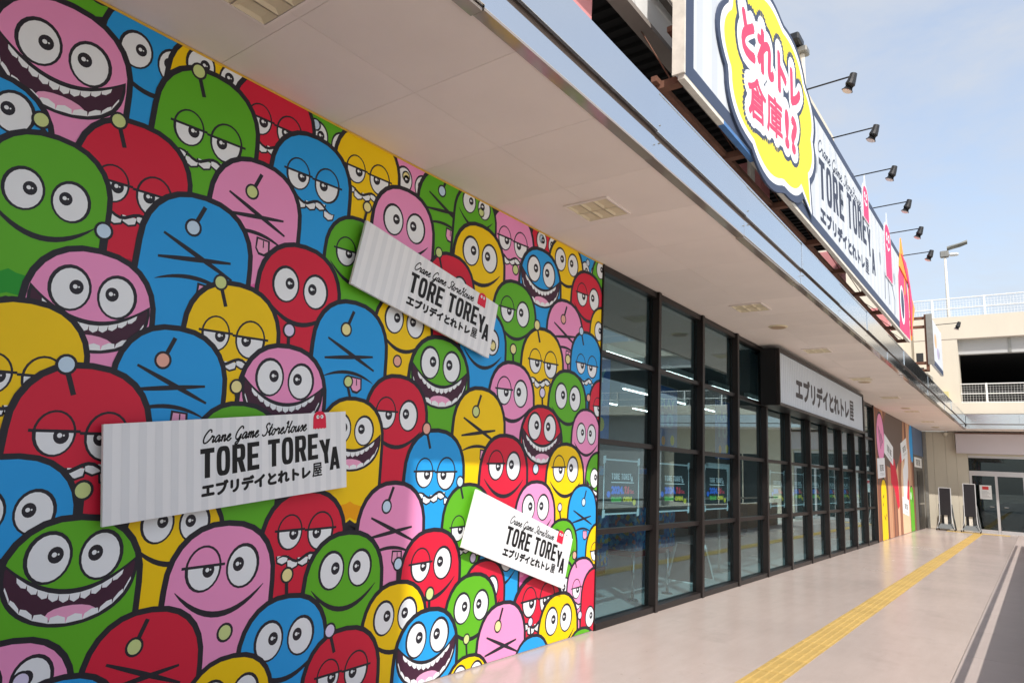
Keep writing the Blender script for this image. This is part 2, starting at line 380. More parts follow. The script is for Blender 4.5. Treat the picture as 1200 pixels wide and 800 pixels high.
def glyph(ch):
    R = lambda x0, y0, x1, y1: [(x0,y0),(x1,y0),(x1,y1),(x0,y1)]
    def ring(x0, x1, y0, y1, t, tv, a0=0.0, a1=2*math.pi, n=28):
        cx, cy, rx, ry = (x0+x1)/2, (y0+y1)/2, (x1-x0)/2, (y1-y0)/2
        def se(t_, a, b):
            c_, s_ = math.cos(t_), math.sin(t_); e = 0.62
            return (cx+a*math.copysign(abs(c_)**e, c_), cy+b*math.copysign(abs(s_)**e, s_))
        o_ = []
        for i in range(n):
            t0 = a0+(a1-a0)*i/n; t1 = a0+(a1-a0)*(i+1)/n
            o_.append([se(t0, rx, ry), se(t1, rx, ry), se(t1, rx-t, ry-tv), se(t0, rx-t, ry-tv)])
        return o_
    if ch == 'T': return [R(0,.83,1,1), R(.31,0,.69,.83)]
    if ch == 'O': return ring(.0, 1.0, -.01, 1.01, .355, .17)
    if ch == 'E': return [R(0,0,.39,1), R(.39,0,.95,.17), R(.39,.42,.86,.58), R(.39,.83,.95,1)]
    if ch == 'R': return [R(0,0,.38,1), R(.38,.84,.55,1), R(.38,.39,.55,.54)] + ring(.1, 1.0, .39, 1.0, .36, .15, -math.pi/2, math.pi/2, 16) + [[(.40,.44),(.80,.44),(1.04,0),(.65,0)]]
    if ch == 'Y': return [[(-.04,1),(.36,1),(.69,.42),(.31,.42)], [(1.04,1),(.64,1),(.37,.42),(.69,.42)], R(.31,0,.69,.42)]
    if ch == 'A': return [[(-.04,0),(.33,0),(.66,1),(.30,1)], [(1.04,0),(.67,0),(.34,1),(.70,1)], R(.27,.18,.73,.34)]
    return []
def put_word(fl, word, x, y, ht, gw, gap, layer, mt, rise=0.0, lean=0.0):
    cx = x
    for ch in word:
        if ch == ' ': cx += gw*0.5; continue
        for j, pl in enumerate(glyph(ch)):
            pts = []
            for a, b in pl:
                px = cx + a*gw + lean*b*ht; py = y + b*ht + (cx+a*gw-x)*rise; pts.append((px, py))
            fl.poly(pts, layer+(j % 12)*0.12, mt)
        cx += gw + gap
    return cx
def dome(cx, zt, wd, hh, n=14, wavy=0.0, flare=0.04, dome_h=1.05):
    """outline of a round-topped figure: half width wd, total height hh"""
    pts = []; zs = zt - wd*dome_h
    for i in range(n+1):
        t = math.pi*i/n; c_ = math.cos(t); s_ = math.sin(t)
        pts.append((cx+wd*math.copysign(abs(c_)**0.86, c_), zs+wd*dome_h*s_**0.92))
    zb = zt-hh; w2 = wd*(1+flare)
    pts.append((cx-w2, zb))
    if wavy:
        m = 12
        for i in range(1, m): pts.append((cx-w2+2*w2*i/m, zb+wavy*math.sin(i*2.3+cx*9)))
    pts.append((cx+w2, zb))
    return pts

# ------------------------------------------------------------------ geometry constants (metres)
WY = 3.95          # shop front plane
ZC = 4.13          # soffit height
SY = 2.29          # outer edge of soffit
WX0, WX1 = 6.78, 23.56   # glazing
FX = 35.0          # wall at the end of the walkway

# ------------------------------------------------------------------ ground
g = MB(); g.poly([(-60,WY+0.3,0), (-60,0.75,0), (60,0.75,0), (60,WY+0.3,0)], M_FLOOR)
tag(g.build('pavement'), kind='structure')
g = MB(); g.poly([(-400,-400,-0.12), (400,-400,-0.12), (400,400,-0.12), (-400,400,-0.12)], M_ASPH)
tag(g.build('ground'), kind='structure')
ks = thing('pavement_edge', (0,0,0), kind='structure')
tag(box('slab_bed', (-30, 60, -0.30, 0.748, -0.11, -0.03), M_GROOVE, ks))
slab = None; k = -6
for i in range(32):
    x0 = -8.7 + 1.6*i + 0.1
    if slab is None:
        slab = box('edge_slab', (0, 1.594, -0.3, 0.746, -0.03, 0.0), M_KERB, ks, local=True); slab.location = (x0, 0, 0)
    else:
        c = slab.copy(); COL.objects.link(c); c.location = (x0, 0, 0)
tp = thing('tactile_paving', (0,0,0), kind='structure')
tm = MB(); tm.box(0.0015, 0.2985, 1.872, 2.168, -0.01, 0.004, M_TACT)
for j in range(4):
    y = 1.872 + 0.037 + j*0.074
    k0 = len(tm.v); x0, x1, hw, tw, z0, z1 = 0.012, 0.288, 0.017, 0.009, 0.004, 0.009
    tm.v += [(x0,y-hw,z0),(x1,y-hw,z0),(x1,y+hw,z0),(x0,y+hw,z0),(x0+.008,y-tw,z1),(x1-.008,y-tw,z1),(x1-.008,y+tw,z1),(x0+.008,y+tw,z1)]
    for q in ((4,5,6,7),(0,1,5,4),(1,2,6,5),(2,3,7,6),(3,0,4,7)): tm.f.append(tuple(k0+a for a in q)); tm.mi.append(0)
t0 = tm.build('tactile_tile', tp, local=True); t0.location = (-2.0, 0, 0)
for i in range(1, 118):
    c = t0.copy(); COL.objects.link(c); c.location = (-2.0+0.3*i, random.uniform(-.0015,.0015), random.uniform(-.001,.0005)); c.rotation_euler = (0,0,random.uniform(-.003,.003))
# the branch in front of the end doors
dm = MB(); dm.box(0.0015, 0.2985, 0.0015, 0.2985, -0.01, 0.005, M_TACT)
for a in range(5):
    for b_ in range(5): dm.tube([(0.03+a*0.06, 0.03+b_*0.06, 0.004), (0.03+a*0.06, 0.03+b_*0.06, 0.009)], 0.012, M_TACT, 6, r2=0.007)
d0 = None
for a in range(2):
    for i in range(7):
        if d0 is None: d0 = dm.build('tactile_tile', tp, local=True); c = d0
        else: c = d0.copy(); COL.objects.link(c)
        c.location = (33.42+0.3*a, 1.0+0.3*i, 0)

# ------------------------------------------------------------------ shop building shell
shop = thing('shop_building', (6.78, WY, 0), 'long low shop building behind the cartoon mural and the black framed glazing', 'building')
box('wall', (-4, WX0-0.004, WY+0.022, WY+0.3, 0, ZC+0.1), M_GREYW, shop)
box('wall', (WX1+0.05, FX+0.2, WY+0.022, WY+0.3, 0, ZC+0.1), M_GREYW, shop)
box('ceiling', (WX0-0.002, WX1+0.05, WY+0.12, 16.8, 4.0, 4.12), M_INT_C, shop)
box('floor_slab', (WX0-0.002, WX1+0.05, WY+0.02, 16.8, -0.1, 0.0), M_INT_F, shop)
box('back_wall', (WX0-0.002, WX1+0.05, 16.8, 17.0, 0, 4.0), M_INT_W, shop)
box('partition', (WX0-0.15, WX0-0.006, WY+0.3, 17, 0, 4.0), M_INT_W, shop)
box('partition', (WX1+0.055, WX1+0.2, WY+0.3, 17, 0, 4.0), M_INT_W, shop)
box('canopy_roof', (-4, FX, SY-0.02, WY+0.4, ZC+0.14, ZC+0.24), M_BEAM, shop)
# storey above the canopy
box('upper_wall', (-4, 16.0, 7.4, 7.6, 4.4, 7.0), M_DARKC, shop)
box('upper_wall', (16.0, FX, 4.35, 4.6, 4.4, 8.4), M_CREAM, shop)
rb = MB(); rb.box(-4, 16.0, 3.23, 7.4, 6.93, 7.0, M_BLACKRIB)
for i in range(100):
    x = -4+0.2*i; rb.box(x, x+0.09, 3.23, 7.39, 6.87, 6.931, M_BLACKRIB)
rb.build('ribbed_deck', shop)
box('edge_beam', (-4, 16.0, 3.04, 3.22, 6.50, 6.56), M_BEAM, shop)
box('edge_beam', (-4, 16.0, 3.12, 3.15, 6.56, 7.1), M_WHITEP, shop)
box('edge_beam', (-4, 16.0, 3.04, 3.22, 7.1, 7.16), M_BEAM, shop)
box('parapet_panel', (-4, 16.0, 3.24, 3.36, 7.165, 9.6), M_CREAM, shop)
box('eaves_board', (-4, 16.0, 2.9, 3.24, 8.2, 8.3), M_CREAM2, shop)
for i in range(8):
    x = -1.2 + 2.2*i; box('stiffener', (x, x+0.07, 3.045, 3.119, 6.565, 7.095), M_RUST, shop)
for x in (-1.0, 4.78, 10.6, 16.4, 22.6):
    box('pink_column', (x, x+0.46, 3.26, 3.76, 4.38, 6.86 if x < 16 else 7.0), M_PINK, shop, bevel=0.01)
pp = MB(); pp.tube([(9.3,3.0,4.38),(9.3,3.0,6.5)], 0.055, M_OLDW, 10); pp.build('drain_pipe', shop, smooth=False)
for x0, x1 in ((17.6, 18.6), (19.6, 20.8), (24.4, 25.0)):
    box('dark_opening', (x0, x1, 4.33, 4.347, 5.0, 7.4), M_DARKC, shop)
for x in (23.4, 24.0): box('rust_post', (x, x+0.14, 3.6, 3.74, 4.38, 6.9), M_RUST, shop)

# ------------------------------------------------------------------ canopy (soffit + fascia)
can = thing('canopy', (6.0, SY, ZC), 'shallow canopy with beige soffit panels and mirror-bright aluminium fascia over the walkway', 'canopy')
YM = 3.14; PW = 0.915; PX0 = 2.845
box('soffit_backing', (-4, FX-0.002, SY+0.005, WY+0.02, ZC+0.012, ZC+0.13), M_SOFFIT_BACK, can)
LX = [(1.40, 1.865), (5.01, 5.475), (9.36, 9.825), (13.15, 13.62), (17.2, 17.66), (21.2, 21.66), (25.3, 25.76), (29.4, 29.86)]
LYR = (2.90, 3.36)
pin = pout = None
for i in range(-7, 36):
    x0 = PX0 + PW*i
    if x0 + PW > FX: break
    for row, (y0, y1) in enumerate(((SY, YM), (YM, WY+0.02))):
        o = pin if row else pout
        if o is None:
            o = box('soffit_panel', (0.0012, PW-0.0012, y0+0.0012, y1-0.0012, 0, 0.011), M_SOFFIT, can, local=True)
            if row: pin = o
            else: pout = o
        else:
            o = o.copy(); COL.objects.link(o)
        o.location = Vector((x0, 0, ZC+random.uniform(-.0006, .0006))) - Vector(can.location)
# fascia
FP = 2.08
first = {}
for i in range(-3, 17):
    x0 = 2.44+FP*i
    ln = min(FP, 33.36-x0) if x0+FP > 33.36 else FP
    if ln <= 0.05: break
    for nm, bx, mt in (('lip_strip', (0.002, ln-0.002, 2.205, SY-0.002, ZC-0.012, ZC+0.005), M_METAL_SH),
                       ('fascia_panel', (0.002, ln-0.002, 2.195, 2.215, ZC+0.007, 4.295), M_METAL),
                       ('fascia_panel', (0.002, ln-0.002, 2.175, 2.2, 4.335, 4.66), M_METAL)):
        key = (nm, round(bx[4], 3), round(ln, 3))
        if key not in first: o = first[key] = box(nm, bx, mt, can, local=True, bevel=0.0015)
        else: o = first[key].copy(); COL.objects.link(o)
        o.location = Vector((x0, random.uniform(-.0012, .0012), 0)) - Vector(can.location); o.rotation_euler = (random.uniform(-.002,.002), 0, random.uniform(-.0006,.0006))
box('groove', (-4, 33.4, 2.222, 2.24, 4.28, 4.35), M_GROOVE, can)
box('fascia_core', (-4, 33.4, 2.222, 2.28, ZC+0.008, 4.279), M_GROOVE, can)
box('fascia_core', (-4, 33.4, 2.222, 2.28, 4.351, 4.655), M_GROOVE, can)
box('coping', (-4, 33.33, 2.17, 2.30, 4.662, 4.675), M_METAL, can)
sm = MB()
for i in range(-3, 15):
    x = 2.44+FP*i
    for z in (4.40, 4.25): sm.tube([(x+0.035,2.19,z),(x+0.035,2.17,z)], 0.006, M_STEEL, 6)
sm.build('rivet', can)['kind'] = 'stuff'
# ceiling lights: square louvred fittings standing a little proud of the boards
def ceil_light(x0, x1, y0, y1, label):
    t = thing('ceiling_light', ((x0+x1)/2, (y0+y1)/2, ZC), label, 'ceiling light', 'square lights set in the soffit')
    z1 = ZC-0.001; z0 = ZC-0.016; e = 0.018
    f = MB()
    f.box(x0, x1, y0, y0+e, z0, z1, M_SOFFIT); f.box(x0, x1, y1-e, y1, z0, z1, M_SOFFIT)
    f.box(x0, x0+e, y0+e, y1-e, z0, z1, M_SOFFIT); f.box(x1-e, x1, y0+e, y1-e, z0, z1, M_SOFFIT)
    f.build('frame', t)
    nx, ny = 2, 3
    for i in range(nx):
        for j in range(ny):
            a0 = x0+e+(x1-x0-2*e)*i/nx; a1 = x0+e+(x1-x0-2*e)*(i+1)/nx; b0 = y0+e+(y1-y0-2*e)*j/ny; b1 = y0+e+(y1-y0-2*e)*(j+1)/ny
            c = MB(); mx_, my_ = (a0+a1)/2, (b0+b1)/2; q = 0.6
            top = [(mx_+(p-mx_)*q, my_+(r-my_)*q, z1-0.0005) for p, r in ((a0,b0),(a1,b0),(a1,b1),(a0,b1))]
            bot = [(p, r, z0+0.001) for p, r in ((a0+.004,b0+.004),(a1-.004,b0+.004),(a1-.004,b1-.004),(a0+.004,b1-.004))]
            c.poly(top[::-1], M_CELL)
            for k_ in range(4): c.poly([bot[k_], bot[(k_+1) % 4], top[(k_+1) % 4], top[k_]], M_CELL)
            c.build('louvre_cell', t)
ORD = ['first', 'second', 'third', 'fourth', 'fifth', 'sixth', 'seventh', 'eighth', 'ninth', 'tenth', 'eleventh', 'twelfth']
for i, (a, b_) in enumerate(LX):
    ceil_light(a, b_, LYR[0], LYR[1], 'square louvred light in the soffit, %s along the canopy counted from the mural end' % ORD[i])
for i, x in enumerate((11.04, 18.0, 24.5, 32.36)):
    t = thing('speaker_grille', (x, 3.16, ZC), 'round beige grille in the soffit, %s one counted from the mural end' % ORD[i], 'ceiling grille', 'round grilles in the soffit')
    m = MB(); m.tube([(x,3.16,ZC-0.001),(x,3.16,ZC-0.018)], 0.15, M_CELL, 24, r2=0.135); m.build('rim', t)
    m = MB(); m.tube([(x,3.16,ZC-0.0185),(x,3.16,ZC-0.024)], 0.12, mat('grille_tan', (166,140,112), 0.6), 24, r2=0.11); m.build('grille_disc', t)

# ------------------------------------------------------------------ mural
mural = thing('wall_mural', (3.0, WY, 0), 'huge printed wall mural crowded with round cartoon monsters in five bright colours', 'mural')
box('backing_board', (-3.9, WX0-0.006, WY, WY+0.02, 0.012, ZC-0.006), K, mural)
box('top_trim', (-3.9, WX0-0.006, WY-0.006, WY-0.0005, ZC-0.018, ZC-0.004), mat('yellow_trim', (214,170,60), 0.5), mural)
box('base_trim', (-3.9, WX0-0.006, WY-0.008, WY, 0.0005, 0.0115), mat('base_trim', (196,182,176), 0.5), mural)
FIG = [  # colour, face, left px, right px, eye row px, top px, bulb px
 ('green','S',66,122,-30,-70,None), ('red','Z',-40,50,10,-30,None),
 ('pink','T',-14,155,60,8,None), ('blue','S',128,231,68,12,None), ('yellow','S',222,285,86,55,None),
 ('green','Z',179,301,158,89,(233,84)), ('red','Z',83,221,222,148,(139,142)), ('green','S',-14,118,228,162,(48,141)),
 ('blue','S',-60,28,120,84,None), ('red','Z',271,368,147,94,None), ('yellow','Z',391,468,204,154,None), ('green','S',350,420,165,120,(370,146)),
 ('pink','X',244,351,250,192,(295,225)), ('blue','Z',317,411,210,162,None), ('blue','X',161,293,300,233,(226,267)),
 ('pink','T',27,182,342,295,(121,271)), ('pink','S',455,512,215,178,(476,207)), ('green','X',489,553,245,203,(518,224)), ('green','S',536,580,240,222,(564,249)),
 ('pink','S',436,509,262,223,None), ('yellow','Z',-50,84,440,353,None), ('red','S',301,398,337,290,None),
 ('green','H',382,452,299,258,(430,243)), ('yellow','Z',213,326,394,334,(258,331)), ('blue','X',364,452,415,355,(405,386)),
 ('blue','X',129,263,450,385,(190,422)), ('pink','T',280,382,444,406,(338,387)), ('red','Z',2,174,509,429,(77,427)),
 ('blue','S',-44,59,600,534,None), ('yellow','T',373,448,503,467,(407,447)), ('red','H',426,500,485,441,None),
 ('green','T',479,550,427,396,None), ('yellow','S',438,507,376,345,(465,423)), ('green','S',222,330,520,473,(276,453)), ('red','S',498,556,335,299,(514,296)),
 ('blue','Z',472,543,554,504,(499,502)), ('yellow','X',529,591,504,455,(557,482)), ('green','T',-6,168,651,605,(96,574)),
 ('yellow','S',148,258,612,572,None), ('pink','H',192,321,664,612,(262,740)), ('red','Z',304,404,622,574,None),
 ('green','S',355,448,666,623,None), ('pink','X',416,496,620,565,(452,593)), ('green','Z',516,574,618,567,(538,564)),
 ('red','X',89,234,790,713,(156,757)), ('blue','S',277,382,747,697,(335,673)), ('yellow','S',212,315,815,767,None),
 ('red','Z',351,443,788,735,(385,738)), ('yellow','S',422,499,721,681,(465,660)), ('red','H',467,539,660,620,None),
 ('blue','T',460,536,746,713,(502,695)), ('green','S',519,581,710,672,None), ('pink','X',556,614,755,705,(582,733)),
 ('pink','S',-20,29,800,750,None), ('blue','S',20,110,835,792,(23,797)), ('yellow','S',520,571,792,767,(545,748)),
 ('blue','S',558,608,655,622,(553,653)), ('red','Z',596,660,703,672,None), ('yellow','S',629,676,725,694,None),
 ('blue','S',600,641,775,744,(620,728)), ('pink','Z',664,696,688,653,(672,650)), ('green','S',665,694,755,735,(678,720)), ('red','S',686,705,720,664,None),
 ('yellow','S',531,592,298,265,None), ('pink','Z',574,626,283,245,(604,316)), ('red','S',622,660,285,258,(635,280)),
 ('blue','T',609,658,318,293,None), ('yellow','S',643,684,307,281,None), ('red','H',669,708,348,320,None),
 ('blue','S',676,706,320,292,(689,308)), ('green','S',695,722,319,303,None), ('yellow','S',691,722,390,362,None),
 ('green','H',577,628,365,331,None), ('pink','X',640,683,392,353,(660,374)), ('blue','Z',668,705,428,390,(681,388)),
 ('yellow','Z',610,660,425,386,(629,381)), ('pink','H',572,626,459,425,(601,409)), ('green','S',642,687,465,435,(665,421)),
 ('pink','S',669,703,508,480,(689,466)), ('red','T',609,659,500,476,(635,460)), ('yellow','H',639,684,549,520,(627,549)),
 ('red','H',561,618,545,510,None), ('pink','S',602,650,594,564,None), ('blue','X',664,698,606,568,(683,588)),
 ('yellow','Z',687,715,645,612,None), ('green','S',639,675,632,608,(655,594)), ('blue','S',538,593,398,362,(577,405)),
 ('red','H',694,716,478,446,None), ('green','T',690,712,560,530,None), ('red','S',546,585,690,655,None), ('green','S',640,668,690,655,None),
]
def fig_frame(lx, rx, ye, ty):
    c = on_y((lx+rx)/2, ye, WY); ze = c.z
    def xat(px):   # x on the wall at height ze that falls in image column px
        lo, hi = -3.0, 9.0
        for _ in range(40):
            mid = (lo+hi)/2; d = Vector((mid, WY, ze)) - CPOS
            q = 600+F_PX*d.dot(CR)/max(d.dot(CF), 1e-3)
            if q < px: lo = mid
            else: hi = mid
        return lo
    xl = xat(lx) if lx > -20 or True else 0; xr = xat(rx)
    cx = (xl+xr)/2; wd = (xr-xl)/2
    zt = ze + 0.9*wd
    # top: where the column through the figure's middle reaches row ty
    lo, hi = ze, 5.5
    for _ in range(40):
        mid = (lo+hi)/2; d = Vector((cx, WY, mid)) - CPOS
        q = 400-F_PX*d.dot(CU)/d.dot(CF)
        if q > ty: lo = mid
        else: hi = mid
    return cx, wd, ze, lo
frames = []
for fg in FIG:
    cx, wd, ze, zt = fig_frame(*fg[2:6])
    wd = max(0.30, min(wd, 0.46)) if True else wd
    zt = max(zt, ze+0.45*wd)
    bulb = None
    if fg[6]: p = on_y(fg[6][0], fg[6][1], WY); bulb = (p.x, p.z)
    frames.append([cx, wd, ze, zt, fg[0], fg[1], bulb])
cols = ['pink','blue','green','yellow','red']; faces = ['S','T','Z','X','H','S']
for i in range(5):                      # the print goes on to the left of the picture
    for j in range(8):
        cx = 0.35-0.62*(i+1)+0.3*(j % 2); zt = 0.62+0.55*j
        frames.append([cx, 0.35, zt-0.36, zt, cols[(i*2+j*3) % 5], faces[(i*3+j*5) % 6], None])
frames.sort(key=lambda a: -a[3])
NL = 10
placed = []
fl = Flat((0, WY, 0), (1,0,0), (0,0,1), (0,-1,0)); fl.clip = (-3.9, WX0-0.006, 0.012, ZC-0.006)
def draw_figure(cx, wd, ze, zt, col, face, bulb, idx):
    rnd = random.Random(idx*17+3)
    hh = 3.0*wd; bb = (cx-wd*1.15, cx+wd*1.15, zt-hh-0.05*wd, zt+0.45*wd)
    base = 1
    for (q, b0) in placed:
        if q[0] < bb[1] and q[1] > bb[0] and q[2] < bb[3] and q[3] > bb[2]: base = max(base, b0+NL)
    placed.append((bb, base))
    body, deep = INK[col], INK2[col]
    lw = 0.098*wd
    fl.poly(dome(cx, zt+lw*0.5, wd*1.03, hh+lw, wavy=0.05*wd), base, K)
    fl.poly(dome(cx, zt-lw*0.5, wd*1.03-lw, hh-lw*1.2, wavy=0.06*wd), base+1, body)
    zb = zt-hh+lw*0.7; w2 = (wd*1.03-lw)*1.04
    top = []
    for i in range(17):
        a = -1+2*i/16; top.append((cx+a*w2*0.985, zb+0.42*wd+0.05*wd*math.sin(i*1.15+cx*7)+0.02*wd*math.sin(i*2.9)))
    bot = []
    for i in range(1, 12): bot.append((cx-w2+2*w2*(12-i)/12, zb+0.06*wd+0.05*wd*math.sin((12-i)*2.3+cx*9)))
    fl.poly(top+bot, base+2, deep)
    fig = fl.flush('cartoon_figure', mural)
    if fig is None: return
    ew = min(wd, 0.42)
    # antenna
    if bulb:
        br = 0.125*wd; bl = BULBS[rnd.randrange(5)]
        bx_, bz = bulb
        if face == 'X': fl.strip([(bx_+0.04*wd, bz+br*0.8), (bx_+0.16*wd, bz+0.42*wd)], 0.075*wd, base+3, K)
        elif bz > zt+0.16*wd: fl.strip([(bx_, bz-br*0.8), (cx*0.4+bx_*0.6, zt-0.02*wd)], 0.075*wd, base+3, K)
        elif abs(bz-zt) < 0.3*wd: fl.strip([(bx_+0.03*wd, bz-br*0.8), (bx_+0.16*wd, bz-0.44*wd)], 0.075*wd, base+3, K)
        fl.ell((bx_, bz), br*1.2, br*1.28, base+4, K, 16); fl.ell((bx_, bz), br*0.88, br*0.95, base+5, bl, 16)
        fl.flush('antenna', fig)
    Ex, Ez = 0.36*ew, ze
    def eye(sx, lid):
        k_ = (0.9 if sx < 0 else 1.02) if face == 'Z' else 1.0
        ex = cx+sx*Ex; rx, rz = 0.265*ew*k_, 0.325*ew*k_
        fl.ell((ex, Ez), rx*1.2, rz*1.17, base+3, K); fl.ell((ex-sx*0.008*ew, Ez-0.01*ew), rx*1.02, rz*1.02, base+4, WHT)
        px, pz = ex-sx*0.09*ew, Ez+(0.03 if not lid else -0.03)*ew
        fl.ell((px, pz), 0.105*ew, 0.12*ew, base+5, K, 16)
        fl.ell((px-0.02*ew, pz+0.005*ew), 0.034*ew, 0.036*ew, base+6, WHT, 10); fl.ell((px+0.035*ew, pz+0.008*ew), 0.014*ew, 0.015*ew, base+6, WHT, 8)
        if lid:
            sl = 0.10*(-sx); a0 = math.asin(0.12)
            fl.ell((ex, Ez), rx*1.05, rz*1.05, base+7, body, 18, a0=a0, a1=math.pi-a0)
            fl.strip([(ex-rx*1.42, Ez+rz*0.12-sl*rx*1.42*-sx*0.4), (ex, Ez+rz*0.12), (ex+rx*1.42, Ez+rz*0.12+sl*rx*1.42*-sx*0.4)], 0.045*ew, base+8, K)
        fl.flush('eye', fig)
    mz = Ez-0.36*ew
    def arc(half, sag, z0, n=14): return [(cx+half*(-1+2*i/n), z0-sag*(1-(-1+2*i/n)**2)) for i in range(n+1)]
    if face in 'STZH':
        eye(-1, face in 'ZH'); eye(1, face == 'Z')
    if face in 'SH':
        fl.strip(arc(0.80*wd, 0.42*wd, mz+0.02*wd), 0.10*wd, base+3, K, True)
    elif face == 'T':
        hw = 0.86*wd; zc = Ez-0.12*ew
        up = arc(hw, 0.42*wd, zc, 24); lo = [(cx-hw*1.02*math.cos(math.pi*i/24), zc-0.03*wd-0.80*wd*math.sin(math.pi*i/24)**0.85) for i in range(25)]
        fl.poly([(cx+(x-cx)*1.05, z-0.05*wd) for x, z in lo] + [(cx+(x-cx)*1.05, z+0.075*wd) for x, z in reversed(up)], base+3, K)
        fl.poly(lo+up[::-1], base+4, MAROON)
        fl.ell((cx+0.06*wd, lo[12][1]+0.13*wd), 0.34*wd, 0.12*wd, base+5, TONGUE, 16)
        for i in range(3, 22, 2):
            (xa, za), (x, z), (xb, zb_) = up[i-1], up[i], up[i+1]; th = 0.12*wd*(0.55+0.45*math.sin(math.pi*i/24))
            fl.poly([(xa, za), (xa*0.85+x*0.15, za*0.85+z*0.15-th*0.7), (x, z-th), (xb*0.85+x*0.15, zb_*0.85+z*0.15-th*0.7), (xb, zb_)], base+6+0.3*(i % 4), WHT)
        for i in range(3, 22, 2):
            (xa, za), (x, z), (xb, zb_) = lo[i-1], lo[i], lo[i+1]; th = 0.12*wd*(0.35+0.65*math.sin(math.pi*i/24))
            fl.poly([(xa, za), (xa*0.85+x*0.15, za*0.85+z*0.15+th*0.7), (x, z+th), (xb*0.85+x*0.15, zb_*0.85+z*0.15+th*0.7), (xb, zb_)], base+7+0.3*(i % 4), WHT)
    elif face == 'Z':
        n = 16; cl = [(cx+0.62*wd*(-1+2*i/n), mz-0.16*wd+0.07*wd*math.sin(i*0.75)+0.05*wd*(1-abs(-1+2*i/n))) for i in range(n+1)]
        for i in range(2, n-1, 3):
            x, z = cl[i]; s_ = 0.12*wd
            pts = [(x-s_, z), (x+s_, z), (x+s_*0.85, z-s_*0.9), (x, z-s_*1.25), (x-s_*0.85, z-s_*0.9)]
            fl.poly([(x+(a-x)*1.25, z+(b_-z)*1.25) for a, b_ in pts], base+4, K); fl.poly(pts, base+5, WHT)
        fl.strip(cl, 0.06*wd, base+6, K, True)
    elif face == 'X':
        def sl(a, b_, n=10): return [(a[0]+(b_[0]-a[0])*i/n, a[1]+(b_[1]-a[1])*i/n) for i in range(n+1)]
        fl.strip(sl((cx-0.62*wd, Ez+0.26*wd), (cx+0.66*wd, Ez-0.26*wd)), 0.085*wd, base+3, K, 2)
        fl.strip(sl((cx-0.66*wd, Ez-0.16*wd), (cx+0.6*wd, Ez+0.04*wd)), 0.085*wd, base+4, K, 2)
        fl.flush('crossed_lines', fig)
        fl.strip([(x, 2*(mz-0.18*wd)-z) for x, z in arc(0.66*wd, 0.16*wd, mz-0.18*wd)], 0.075*wd, base+4, K, True)
        tx_ = cx+0.2*wd; tz = mz-0.10*wd
        fl.poly([(tx_-0.15*wd, tz+0.02*wd), (tx_+0.15*wd, tz), (tx_+0.17*wd, tz-0.24*wd), (tx_+0.06*wd, tz-0.34*wd), (tx_-0.07*wd, tz-0.33*wd), (tx_-0.15*wd, tz-0.22*wd)], base+5, K)
        fl.poly([(tx_-0.11*wd, tz-0.02*wd), (tx_+0.11*wd, tz-0.03*wd), (tx_+0.13*wd, tz-0.22*wd), (tx_+0.05*wd, tz-0.29*wd), (tx_-0.06*wd, tz-0.28*wd), (tx_-0.12*wd, tz-0.2*wd)], base+6, TONGUE)
        fl.strip([(tx_+0.01*wd, tz-0.03*wd), (tx_+0.02*wd, tz-0.17*wd)], 0.025*wd, base+7, K)
    fl.flush('mouth', fig)
for i, fr in enumerate(frames): draw_figure(*fr, i)
MURAL_T = (max(b for _, b in placed)+NL)*DL
print('mural thickness', MURAL_T)

# ------------------------------------------------------------------ logo boards standing off the mural
def logo(fl, W, H, lay=2, tilt=0.05, parent=None, x0=0.33, x1=0.87, ink_=BLACK):
    """the shop's lettering inside a board W x H; returns nothing, builds parts under parent"""
    sc_ = W
    put_script(fl, 'Crane Game StoreHouse', x0*W+0.005*W, 0.725*H, 0.455*W, 0.145*H, lay, ink_, rise=tilt, weight=0.24); fl.flush('script_lettering', parent)
    ht = 0.325*H; gw = 0.0545*W; gap = 0.0085*W
    cx = put_word(fl, 'TORE TORE', x0*W, 0.345*H, ht, gw, gap, lay, ink_, rise=tilt); fl.flush('block_lettering', parent)
    put_kana(fl, x0*W+0.004*W, 0.13*H, 0.535*W, 0.175*H, lay, ink_, 0.0036*sc_, tilt*0.9); fl.flush('kana_lettering', parent)
    put_word(fl, 'Y', cx+0.006*W, 0.27*H+tilt*(cx-x0*W), ht*0.95, gw, gap, lay, ink_, rise=tilt, lean=-0.10); fl.flush('block_letter', parent)
    put_word(fl, 'A', cx+0.050*W, 0.18*H+tilt*(cx-x0*W), ht*0.9, gw*0.95, gap, lay, ink_, rise=tilt); fl.flush('block_letter', parent)
    return cx
